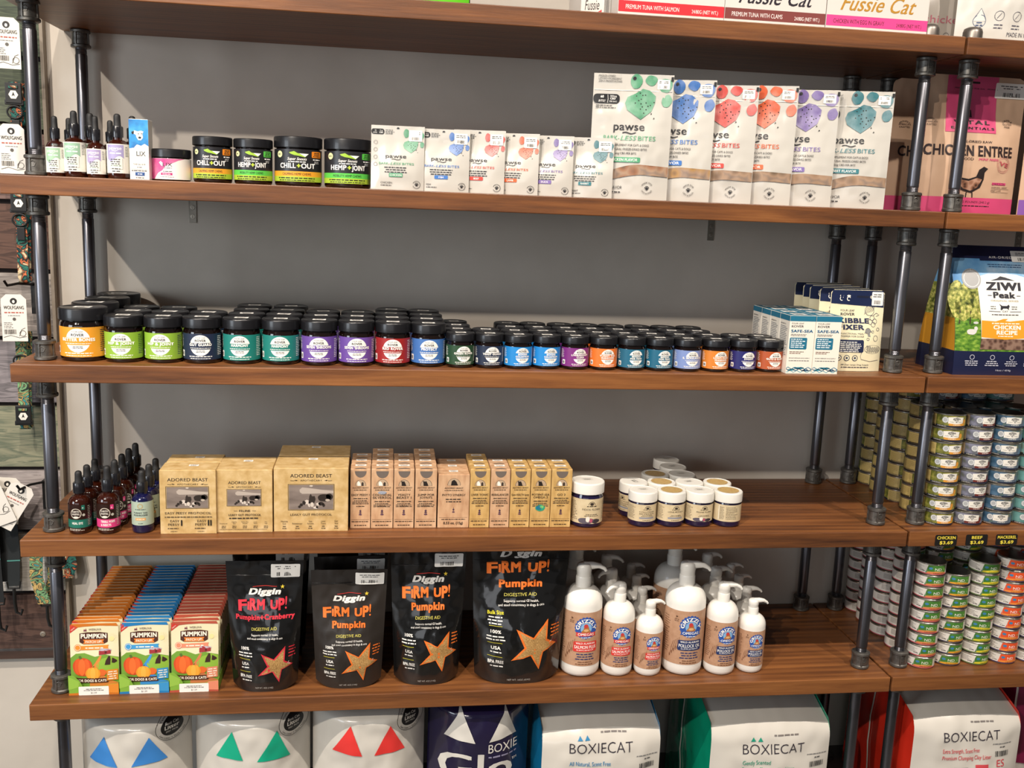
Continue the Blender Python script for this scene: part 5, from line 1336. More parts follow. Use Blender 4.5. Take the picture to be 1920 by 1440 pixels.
star_ramp = lambda: ramp_mat('pumpkin_granules', [(.3, '#8d6a3c'), (.5, '#b0874e'), (.7, '#caa468')], nscale=420, rough=.7, detail=2)
STAR = [(-.72, .62), (-.02, .30), (.58, .92), (.56, .18), (1.0, -.10), (.42, -.30), (.28, -1.0), (-.10, -.40), (-.92, -.58), (-.38, -.08)]
def firm(cc, second, V, bulk=False):
    # V: heights of the printed lines as fractions
    def art(a, w, h):
        wt = '#ece8e0'
        a.text('Diggin', -w * .0, h * V[0], h * .045, wt, w=w * .42, bold=.05, shear=.25).line([(-w * .16, h * (V[0] + .058)), (0, h * (V[0] + .066)), (w * .16, h * (V[0] + .058))], h * .005, '#b8322c').poly([(w * (.235 + .03 * math.cos(PI / 2 + i * PI / 5) * (1 if i % 2 == 0 else .4)), h * (V[0] + .055) + w * .03 * math.sin(PI / 2 + i * PI / 5) * (1 if i % 2 == 0 else .4)) for i in range(10)], '#e0c23a')
        x = -w * .345
        for ch, dw, dh, dy in (('F', .115, .078, -.004), ('I', .035, .060, 0), ('R', .10, .080, 0), ('M', .115, .070, .002), (' ', .065, 0, 0), ('U', .11, .062, .004), ('P', .085, .082, -.004), ('!', .035, .092, 0)):
            if ch != ' ': a.text(ch, x, h * (V[1] + dy), h * dh, cc, w=w * dw * (.80 if dw > .05 else .55), bold=.06 if dw > .05 else .012, align='l')
            x += w * dw
        if second == 'Pumpkin': a.text('Pumpkin', 0, h * V[2], h * .052, cc, w=w * .45, bold=.05)
        else: a.text(second, w * .01, h * V[2], h * .036, cc, w=w * .80, bold=.045)
        a.text('DIGESTIVE AID', 0, h * V[3], h * .023, '#d8cc62', w=w * .35)
        a.text('Supports normal GI health,', w * .01, h * (V[3] - .040), h * .016, wt, w=w * .38, bold=.01).text('and stool consistency in dogs & cats', w * .01, h * (V[3] - .066), h * .016, wt, w=w * .50, bold=.01)
        sx, sy, sr = w * .15, h * V[4], w * V[5]
        a.poly([(sx + sr * 1.08 * p, sy + sr * 1.08 * q) for p, q in STAR], cc).up()
        a.poly([(sx + sr * .90 * p + sr * .03, sy + sr * .90 * q - sr * .02) for p, q in STAR], star_ramp()).up(-1)
        y = V[4] + .115; lx = -w * .27
        if bulk:
            a.text('Bulk Size', lx, h * (y + .10), h * .026, '#e6dc3a', w=w * .17, bold=.03).dashes(lx - w * .1, lx + w * .1, h * (y + .075), h * .012, wt, 3, h * .022, 'c').rect(lx - w * .07, h * (y + .018), lx + w * .07, h * (y + .021), '#d8cc3a'); y -= .03
        a.text('100%', lx, h * y, h * .023, wt, w=w * .11, bold=.03).dashes(lx - w * .11, lx + w * .11, h * (y - .028), h * .012, wt, 2, h * .022, 'c', 5).rect(lx - w * .09, h * (y - .072), lx + w * .07, h * (y - .069), '#d8cc3a')
        a.text('USA', lx, h * (y - .118), h * .023, wt, w=w * .10, bold=.03).dashes(lx - w * .06, lx + w * .06, h * (y - .142), h * .012, wt, 1, align='c').rect(lx - w * .09, h * (y - .172), lx + w * .07, h * (y - .169), '#d8cc3a')
        a.text('BPA FREE', lx, h * (y - .222), h * .025, wt, w=w * .17, bold=.03).dashes(lx - w * .06, lx + w * .08, h * (y - .248), h * .012, wt, 1, align='c')
        a.dashes(w * .335, w * .46, h * (V[4] + .12), h * .013, cc, 4, h * .024, 'c', 8).line([(w * .36, h * (V[4] + .015)), (w * .34, h * (V[4] + .0)), (w * .38, h * (V[4] - .008))], h * .005, wt)
        a.text('NET WT. 4OZ (114G)' if not bulk else 'NET WT. 16OZ (454G)', 0, h * .030, h * .014, '#b9b4ac', w=w * .27)
    return art
blackfilm = mat('#121212', .16, coat=.8, spec=.6)
mattefilm = mat('#2b2622', .40, coat=.15)
FP = 'black star-window pouches'
zl = mat('#0d0d0d', .2, coat=.6)
red_, org = '#d63342', '#e8742a'
def firmset(n, x, y, w, h, m, cc, second, V, bulk, seed, d, taper, desc, back, wn=None):
    for k in range(n):
        lab = desc if k == 0 else back % ('second', 'third', 'fourth')[k - 1]
        loc = (x + .002 * k, y + d / 2 + k * (d + .022), Z5)
        if k == 0: t0 = pouch('pouch', lab, 'pouch', loc, w, h, d, m, firm(cc, second, V, bulk), FP, seed=seed, crinkle=.0044, taper=taper, seal=.88, sag=.014, step=.009, lift=.0014, zip_line=zl, sticker=(w * .27, h * .925, w * .38, h * .10) if not bulk else None, low=.25)
        else: again(t0, lab, loc, (.04, -.03, .03)[k - 1])
firmset(3, .5280, .022, .182, .322, blackfilm, red_, 'Pumpkin+Cranberry', (.745, .635, .565, .485, .225, .245), False, 61, .075, .16, 'glossy black pouch with red lettering and star window, left of the black pouches', '%s red-lettered black pouch from the front, behind the glossy one')
firmset(3, .7275, .026, .184, .296, mattefilm, org, 'Pumpkin', (.740, .615, .525, .450, .240, .255), False, 62, .070, .14, 'matte brown-black pouch with orange lettering, shortest of the star pouches', '%s orange-lettered pouch from the front, behind the matte shortest one')
firmset(2, .9190, .030, .186, .340, blackfilm, org, 'Pumpkin', (.765, .655, .570, .505, .262, .265), False, 63, .080, .14, 'glossy black pouch with orange lettering, third of the star pouches', '%s glossy orange-lettered pouch, behind the third star pouch')
firmset(1, 1.1480, .020, .244, .352, blackfilm, org, 'Pumpkin', (.915, .800, .700, .635, .300, .255), True, 64, .100, .12, 'largest black pouch with orange lettering, reaching up to the shelf above', '')

PB = 'white pump bottles with kraft labels'
def grizz(blue, R, H, spots):
    cn = 'blue' if blue else 'red'
    t0 = None
    for (x, y, rz, rh, lab) in spots:
        if t0 is None: t0 = pump_bottle('pump_bottle', lab, 'bottle', (x, y, Z5), R, H, blue, rz, rh, PB)
        else:
            q = again(t0, lab, (x, y, Z5), rz)
            for ch in q.children:
                if ch.name.startswith('pump_head'): ch.rotation_euler.z = rh - t0['turn']
        t0['turn'] = spots[0][3]
    del t0['turn']
grizz(False, .0515, .291, [(1.3175, .101, 0, .0, 'large pump bottle with red label in the front row'), (1.3230, .225, .2, .1, 'large pump bottle with red label, behind the front one')])
grizz(False, .0410, .242, [(1.4125, .088, 0, PI + .5, 'medium pump bottle with red label in the front row, spout to the left'), (1.4130, .185, .15, PI + .3, 'medium red-label pump bottle in the middle, spout to the left'), (1.4240, .290, .1, -.5, 'medium red-label pump bottle at the back')])
grizz(False, .0355, .196, [(1.4925, .078, .1, .1, 'small pump bottle with red label in the front row'), (1.4940, .165, .2, .0, 'small red-label pump bottle, second from the front'), (1.5010, .250, .1, .2, 'small red-label pump bottle, third from the front'), (1.5080, .335, .1, .0, 'small red-label pump bottle, rearmost of its line')])
grizz(True, .0525, .294, [(1.5890, .092, 0, -.1, 'large pump bottle with blue label in the front row'), (1.6000, .235, .1, -.1, 'large pump bottle with blue label, behind the front one')])
grizz(True, .0412, .242, [(1.6855, .077, .05, -.15, 'medium pump bottle with blue label in the front row'), (1.7020, .185, .1, .0, 'medium blue-label pump bottle, second from the front'), (1.7130, .290, .1, .1, 'medium blue-label pump bottle, rearmost of its line')])
grizz(True, .0355, .194, [(1.7690, .078, .05, .0, 'small pump bottle with blue label at the right end of the front row'), (1.7830, .160, .1, -.2, 'small blue-label pump bottle, second from the front'), (1.7920, .245, .1, .1, 'small blue-label pump bottle, third from the front'), (1.7990, .330, .1, .0, 'small blue-label pump bottle, rearmost of its line')])
# ------------------------------------------------------------------ goods on the floor under the lowest shelf
whitebag = mat('#d2cdc3', .26, coat=.35)
def litter(name, label, x, w, h, d, y, m, art, seed, group=None):
    def raised(a, w_, h_):
        art(a, w_, h_)
        a.sh = [(L, [(u, v - FZ) for u, v in vs], fs, m_) for L, vs, fs, m_ in a.sh]
    return pouch(name, label, 'bag', (x, y, FZ), w - .014, h - FZ, d, m, raised, group, seed=seed, crinkle=.0050, seal=.99, low=.92, step=.007, zip_line=False, ws=.6, lift=.0015)
def award(a, x, y):
    q = .86
    a.ell(x, y, .040 * q, '#d8d3c9', n=30).up().ring(x, y, .0385 * q, .0011, '#222222', 30).ell(x, y, .026 * q, '#1b1a1a', n=28).up()
    a.text('Best Cat', x, y + .007 * q, .0075 * q, '#efeae0', w=.030 * q, bold=.02).text('Litter', x, y - .006 * q, .0105 * q, '#efeae0', w=.032 * q, bold=.03).text('2021 PICK', x, y - .015 * q, .0045 * q, '#efeae0', w=.028 * q)
    a.text('Your Cats', 0, 0, .005 * q, '#333333', w=.034 * q, arc=(x, y, .0295 * q, 120)).text('Nothing', 0, 0, .005 * q, '#333333', w=.026 * q, arc=(x, y, .0295 * q, 55)).text('Less Litter + Save More', 0, 0, .005 * q, '#333333', w=.072 * q, arc=(x, y, -.0355 * q, 270)).up(-2)
def catbag(c, x, tris, bx, by):
    def art(a, w, h):
        for t_ in tris: a.poly([(p - x, q) for p, q in t_], mat(c, .35))
        award(a, bx - x, by)
        a.text('Probiotic', .04, .075, .016, '#5a5a5a', w=.07)
    return art
TB = 'white litter bags with cat-ear triangles'
litter('litter_bag', 'white litter bag with two blue triangles, at the left end under the lowest shelf', .2105, .275, .312, .17, .114, whitebag, catbag('#3d86cf', .2105, [[(.151, .259), (.107, .187), (.182, .183)], [(.257, .259), (.214, .183), (.294, .191)]], .304, .270), 71, TB)
litter('litter_bag', 'white litter bag with two green triangles, second from the left', .4910, .294, .312, .17, .114, whitebag, catbag('#12a883', .4910, [[(.449, .263), (.409, .193), (.475, .187)], [(.556, .260), (.509, .184), (.586, .182)]], .594, .268), 72, TB)
litter('litter_bag', 'white litter bag with two red triangles, third from the left', .7790, .296, .312, .17, .114, whitebag, catbag('#e23a36', .7790, [[(.734, .268), (.689, .196), (.763, .187)], [(.832, .264), (.793, .187), (.869, .191)]], .882, .270), 73, TB)
def glow(a, w, h):
    wt = '#d9d5cc'; x = 1.061
    a.poly([(1.008 - x, .300), (.968 - x, .218), (1.045 - x, .209)], wt).poly([(1.123 - x, .296), (1.080 - x, .210), (1.153 - x, .219)], wt)
    a.text('BOXIE', 1.118 - x, .180, .024, wt, w=.078).dashes(1.08 - x, 1.155 - x, .166, .006, '#8a86a0', 1)
    a.text('Glo', 1.050 - x, .104, .074, wt, w=.185, bold=.02).text('TM', 1.150 - x, .145, .007, wt)
litter('litter_bag', 'dark purple litter bag with white triangles, between the white bags and the box bags', 1.0610, .276, .316, .17, .116, mat('#1d1838', .2, coat=.5), glow, 74)
def boxbag(label, x0, x1, hf, d, sidec, sub, c2, art2, seed, hb=.30, y0=.045, group='box-shaped litter bags'):
    """block-bottom bag: white front and top panel, coloured gussets"""
    w = x1 - x0; hf -= FZ; hb -= FZ
    t = thing('litter_bag', label, 'bag', ((x0 + x1) / 2, y0, FZ), 0, group)
    def nz(u, v, k): return k * (noise.noise((u * 9 + seed, v * 9, seed)) + .6 * noise.noise((u * 26, v * 26 + seed, seed)))
    def edge(p): return min(1, 6 * min(p, 1 - p))
    def front(u, v, e=0.0):
        p, q = u / w + .5, v / hf
        return (u, -(.030 * (1 - abs(2 * p - 1) ** 2.5) * math.sin(PI * min(1, max(0, q * .80 + .12))) + nz(u, v, .007) * edge(p)) + .022 * max(0, q - .86) ** 2 / .02 * .8 - e, v - .010 * max(0, q - .9) * 10 * abs(2 * p - 1) ** 2)
    def topf(u, s, e=0.0):
        p = u / w + .5
        fx, fy, fz_ = front(u, hf)
        y = fy + s * (d - fy)
        return (u * (1 - .05 * s), y, fz_ + (hb - hf) * math.sin(s * PI / 2) + nz(u, s * d + 3, .006) * edge(p) * s + e)
    def sidef(sg):
        def f(a, b):                                     # a: depth 0..1, b: height 0..1
            zt = hf + (hb - hf) * math.sin(a * PI / 2)
            bul = .030 * math.sin(PI * a) * math.sin(PI * min(1, b * .9 + .08)) + nz(a * d, b * hf, .006) * edge(a) * edge(b)
            xe = w / 2 * (1 - .05 * a * b)
            return (sg * (xe + bul * b ** .3 - .012 * math.sin(PI * b) * (1 - abs(2 * a - 1))), front(sg * w / 2, b * hf)[1] + a * d, b * zt)
        return f
    mb = MB()
    mb.grid(44, 36, lambda a, b: front((a - .5) * w, b * hf), whitebag)
    mb.grid(44, 36, lambda a, b: topf((a - .5) * w, b), whitebag)
    sm = mat(sidec, .25, coat=.4)
    mb.grid(30, 26, sidef(-1), sm, flip=True); mb.grid(30, 26, sidef(1), sm)
    mb.grid(4, 4, lambda a, b: ((a - .5) * w * (1 - .05 * b), d, b * hb), whitebag, flip=True)
    mb.grid(4, 4, lambda a, b: ((a - .5) * w, b * d, 0.0), whitebag, flip=True)
    mb.build('bag_body', t, smooth=70)
    mb = MB().tube([tuple(c + o_ for c, o_ in zip(sidef(-1)(.55, i / 10), (-.003, 0, 0))) for i in range(1, 11)], .0022, mat('#b8b4aa', .5), 6)
    mb.build('side_seam', t, smooth=60)
    a = Art(); art2(a)
    a.sh = [(L, [(u, v - FZ) for u, v in vs], fs, m_) for L, vs, fs, m_ in a.sh]
    a.build('front_print', front, t, step=.0075, lift=.0015)
    a = Art()
    a.dashes(-w * .22, w * .08, .62, .018, '#6e6a66', 6, .055, 'l', 4)
    a.poly([(w * .22, .30), (w * .33, .33), (w * .33, .42), (w * .22, .39)], sidec)
    a.dashes(w * .02, w * .2, .34, .02, '#4e4a48', 2, .05)
    a.build('top_print', topf, t, step=(.008, .05), lift=.0015)
    return t
def boxart(xc, name_x, name_w, name_z, sub, c2, sub_z, tri, px, series):
    def art(a):
        dk = '#2a2430'
        a.text('BOXIECAT', name_x - xc, name_z, .0265, dk, w=name_w, bold=-.012)
        a.dashes(name_x - xc + .0, name_x - xc + name_w * .42, name_z + .046, .005, '#77706c', 1)
        if tri:
            for dx in (0, .019): a.poly([(name_x - xc - name_w * .335 + dx - .007, name_z + .033), (name_x - xc - name_w * .335 + dx, name_z + .044), (name_x - xc - name_w * .335 + dx + .007, name_z + .033)], c2)
        a.text(sub[0], name_x - xc - name_w * .5, sub_z, .0115, c2, align='l', bold=.008, w=.107 if len(sub[0]) > 16 else .075).text(sub[1], name_x - xc - name_w * .5, sub_z - .019, .0115, c2, align='l', bold=.008, w=.142)
        a.barcode(px - .022, sub_z - .016, px + .022, sub_z - .001).dashes(px - .03, px + .03, sub_z + .018, .003, '#777777', 1).dashes(px - .008, px + .008, sub_z + .008, .004, '#555555', 1)
        a.rect(name_x - xc + .012, sub_z - .048, name_x - xc + .05, sub_z - .034, c2).dashes(name_x - xc - .05, name_x - xc + .008, sub_z - .045, .006, '#5a5654', 2, .009)
        if series: a.text(series, px - .004, sub_z - .045, .020, c2, w=.024)
    return art
boxbag('white-fronted litter bag with blue sides, under the lowest shelf', 1.2200, 1.5330, .226, .36, '#1578a8', None, None, boxart(1.3765, 1.3720, .166, .170, ('All Natural, Scent Free', 'Premium Clumping Clay Litter'), '#2a7fae', .138, True, 1.496 - 1.3765, None), 81)
boxbag('white-fronted litter bag with green sides, beside the pipe posts', 1.6720, 2.0020, .224, .36, '#0c9470', None, None, boxart(1.8370, 1.8400, .170, .148, ('Gently Scented', 'Premium Clumping Clay Litter'), '#1f9478', .120, True, 1.965 - 1.837, 'SC'), 82)
boxbag('white-fronted litter bag with red sides, in the right bay', 2.2450, 2.5600, .222, .36, '#d8301f', None, None, boxart(2.4025, 2.4060, .168, .160, ('Extra Strength, Scent Free', 'Premium Clumping Clay Litter'), '#d04a52', .128, False, 2.500 - 2.4025, 'ES'), 83)
boxbag('dark magenta litter bag behind the red-sided one at the right edge', 2.6200, 2.9000, .285, .26, '#7c1140', None, None, lambda a: a.rect(-.135, .01, .135, .27, '#7c1140'), 84, hb=.310, y0=.16, group='dark bags at the right edge')

# ------------------------------------------------------------------ top shelf
Z1 = ZS[1]
def fussy(c, txt, script_c, low):
    def art(a, w, h):
        a.rect(-w / 2 + .0005, .014, w / 2 - .0005, .038, mat(c, .45)).up()
        dk = '#2a1a1a' if c == '#e8458c' else '#f4ece6'
        a.text(txt, -w * .43, .0205, .0095, dk, w=w * .50, align='l').text('24/80G (NET WT.)', w * .44, .0195, .0080, dk, w=w * .25, align='r')
        a.text('Fussie Cat', 0, .056 if not low else .050, .034, mat(script_c, .4), w=w * .74, shear=.45, bold=.012)
    return art
cw = mat('#d9d4cc', .45)
FC = 'white cartons on the top shelf'
carton('carton', 'white carton with red band on the top shelf, leftmost of three', 'carton', (1.4370, .050, Z1), .2480, .22, .20, cw, fussy('#d42a35', 'PREMIUM TUNA WITH SALMON', '#2a2022', False), None, None, FC)
carton('carton', 'white carton with brown band on the top shelf, middle of three', 'carton', (1.6835, .050, Z1), .2430, .22, .20, cw, fussy('#7c3c38', 'PREMIUM TUNA WITH CLAMS', '#26202a', True), None, None, FC)
carton('carton', 'white carton with pink band and gold script on the top shelf', 'carton', (1.9330, .050, Z1), .2520, .22, .20, cw, fussy('#e8458c', 'CHICKEN WITH EGG IN GRAVY', '#b8862c', True), None, None, FC)
def sidebox(a, w, h):
    a.text('Fussie', -w * .12, .026, .022, '#2a2022', w=w * .5, shear=.4, rot=.1).poly([(-w * .05, .002), (w * .2, .010), (w * .2, .028), (-w * .05, .016)], '#c8343a').barcode(w * .28, .008, w * .46, .06)
carton('carton', 'narrow white carton end with a barcode, left of the red-banded carton', 'carton', (1.2770, .120, Z1), .070, .15, .19, cw, sidebox, None, None, FC)
pouch('pouch', 'black bag with a bright green foot on the top shelf, cut by the frame', 'bag', (.8640, .075, Z1), .235, .25, .06, mat('#1c1c1c', .3, coat=.4), lambda a, w, h: a.rect(-w * .49, .001, w * .49, .055, '#5fbf1f').up().text('Recipe', 0, .014, .012, '#f2f2ea', w=.07, bold=.03).dashes(.05, .09, .02, .006, '#f2f2ea', 1), seed=91, zip_line=False)
greyp = mat('#b9b2a8', .35, coat=.2)
def airy(a, w, h):
    a.text('chicken', .0, .060, .018, '#b86a78', w=w * .50).ell(-.06, .024, .010, '#f0ece4', n=3).ring(-.055, .022, .010, .001, '#3a4a66', 18)
    for i in range(3): a.ring(-.02 + i * .03, .030, .008, .001, '#5a5a66', 16).dashes(-.030 + i * .03, -.010 + i * .03, .012, .003, '#5a5a66', 2, .005, 'c')
pouch('pouch', 'grey-white pouch behind the end caps on the top shelf', 'pouch', (2.170, .200, Z1), .210, .28, .06, greyp, airy, seed=92, zip_line=False)
pouch('pouch', 'plain grey pouch between the pink carton and the end cap, top shelf', 'pouch', (2.110, .300, Z1), .16, .28, .05, greyp, lambda a, w, h: a.dashes(-.03, .03, .05, .004, '#8a6a70', 1), seed=94, zip_line=False)
def airy2(a, w, h):
    a.text('chicken & lamb', .03, .150, .019, '#c88a94', w=w * .62, bold=-.004).text('recipe', .045, .112, .019, '#c88a94', w=w * .30, bold=-.004)
    a.poly([(-.098, .055), (-.084, .082), (-.070, .055)], '#e9e6de').ring(-.084, .055, .014, .0012, '#4a5a7a', 20).line([(-.096, .062), (-.084, .084), (-.072, .062)], .0012, '#4a5a7a').dashes(-.092, -.076, .050, .004, '#4a5a7a', 3, .006, 'c')
    for i in range(4): a.ring(-.040 + i * .045, .068, .011, .0011, '#5a5a66', 18).line([(-.045 + i * .045, .062), (-.036 + i * .045, .074)], .0012, '#5a5a66').dashes(-.054 + i * .045, -.026 + i * .045, .046, .0035, '#5a5a66', 2, .007, 'c')
    a.text('MADE IN NEW ZEALAND', .045, .022, .010, '#4a4a55', w=w * .46)
pouch('pouch', 'large white pouch with pale pink lettering on the top shelf, right bay', 'pouch', (2.300, .118, Z1), .262, .30, .075, mat('#dcd9d0', .3, coat=.3), airy2, seed=93, crinkle=.004, zip_line=False, step=.012)

# ------------------------------------------------------------------ right bay, second shelf: tall raw-food pouches
tan = mat('#c8a68a', .5); 
def vital(c, cd, name, animal):
    def art(a, w, h):
        X = lambda p: (p - .5) * w
        Y = lambda p: p * h
        a.L = 0
        a.rect(X(.26), Y(.59), X(.73), Y(.998), mat(c, .45)).rect(X(.003), Y(.002), X(.997), Y(.115), mat(c, .45)).up()
        dk = '#2a1a1c'
        a.text('FREEZE-DRIED FOR RAW POWER', X(.53), Y(.905), h * .010, dk, w=w * .40, bold=.02).rrect(X(.44), Y(.945), X(.56), Y(.96), h * .006, '#2a1518')
        a.text('VITAL', X(.50), Y(.650), h * .028, dk, w=w * .33, bold=.05, space=1.2).text('ESSENTIALS', X(.51), Y(.612), h * .018, dk, w=w * .40, bold=.04, space=1.2)
        a.poly([(X(.46), Y(.70)), (X(.45), Y(.75)), (X(.49), Y(.755)), (X(.50), Y(.70))], dk)
        a.text('FREEZE-DRIED RAW', X(.51), Y(.515), h * .018, dk, w=w * .36, bold=.01)
        a.text(name, X(.495), Y(.420), h * .075, dk, w=w * .82, bold=.03)
        a.text('CAT FOOD', X(.42), Y(.388), h * .018, dk, w=w * .19).text('MINI NIBS', X(.66), Y(.388), h * .018, c, w=w * .19, shear=.2, bold=.02)
        a.ring(X(.82), Y(.365), h * .060, h * .004, '#c88a80', 28).ring(X(.82), Y(.365), h * .048, h * .003, '#c88a80', 28).text('VE', X(.82), Y(.352), h * .030, '#b8545a', w=w * .10, bold=.03, rot=-.2)
        sil = '#241c1c'
        if animal == 'hen':
            a.poly([(X(.33), Y(.29)), (X(.36), Y(.235)), (X(.42), Y(.17)), (X(.52), Y(.15)), (X(.60), Y(.19)), (X(.63), Y(.25)), (X(.63), Y(.30)), (X(.66), Y(.33)), (X(.62), Y(.345)), (X(.57), Y(.32)), (X(.55), Y(.27)), (X(.48), Y(.25)), (X(.40), Y(.26)), (X(.36), Y(.30))], sil).up()
            a.poly([(X(.36), Y(.265)), (X(.39), Y(.22)), (X(.44), Y(.18)), (X(.51), Y(.165)), (X(.57), Y(.19)), (X(.61), Y(.25)), (X(.56), Y(.26)), (X(.48), Y(.235)), (X(.40), Y(.245))], ramp_mat('nib_window', [(.1, '#4a342a'), (.4, '#9a6f58'), (.6, '#b8917a')], nscale=60, kind='voronoi', rough=.2)).up(-1)
            a.line([(X(.48), Y(.155)), (X(.48), Y(.115))], h * .008, sil).line([(X(.53), Y(.155)), (X(.54), Y(.115))], h * .008, sil)
        else:
            a.blob(X(.42), Y(.25), w * .30, h * .10, sil, 4).up().blob(X(.42), Y(.25), w * .27, h * .088, ramp_mat('nib_window', [(.1, '#4a342a')]), 4).up(-1)
        a.rect(X(.72), Y(.215), X(.87), Y(.232), c).up().text('MADE WITH', X(.79), Y(.218), h * .011, dk, w=w * .13).up(-1)
        a.text('CHICKEN, HEART', X(.81), Y(.192), h * .011, dk, w=w * .18, shear=.2).text('AND LIVER', X(.77), Y(.168), h * .011, dk, w=w * .11, shear=.2).rect(X(.72), Y(.185), X(.92), Y(.187), dk).rect(X(.72), Y(.160), X(.92), Y(.162), dk)
        a.text('NET WT 2 POUNDS (340.2 g)', X(.53), Y(.075), h * .016, dk, w=w * .38).dashes(X(.35), X(.72), Y(.050), h * .010, dk, 1, align='c')
        a.text('GRAIN &', 0, 0, h * .014, dk, w=w * .09, arc=(X(.84), Y(.64), h * .045, 90)).text('GLUTEN', X(.84), Y(.655), h * .013, dk, w=w * .09).text('FREE', X(.84), Y(.635), h * .013, dk, w=w * .06)
        a.text('PROUDLY', 0, 0, h * .013, dk, w=w * .09, arc=(X(.13), Y(.63), h * .045, 90)).text('AMERICAN', X(.13), Y(.650), h * .013, dk, w=w * .11).text('CRAFTED', X(.13), Y(.630), h * .013, dk, w=w * .10)
    return art
VB = 'tan raw-food pouches in the right bay'
w, h = .290, .337
t0 = pouch('raw_food_pouch', 'tan and pink pouch with a hen silhouette window, behind the two front posts', 'pouch', (2.2555, .150, ZS[2]), w, h, .070, tan, vital('#cf4a78', '#a8385e', 'CHICKEN ENTREE', 'hen'), VB, seed=101, crinkle=.003, zip_line=False, seal=.90, rnd=.02, step=.008, lift=.0012, sticker=(w * .36, h * .905, w * .30, h * .11))
again(t0, 'shaded tan and pink pouch behind the hen one, next to the teal paw pouch', (2.245, .262, ZS[2]), .05, VB)
pouch('raw_food_pouch', 'tan and purple pouch cut by the right edge of the frame', 'pouch', (2.556, .140, ZS[2]), w, h, .070, tan, vital('#7d4fa0', '#5a3a80', 'TURKEY ENTREE', 'other'), VB, seed=102, crinkle=.003, zip_line=False, seal=.90, rnd=.02, step=.008, lift=.0012)

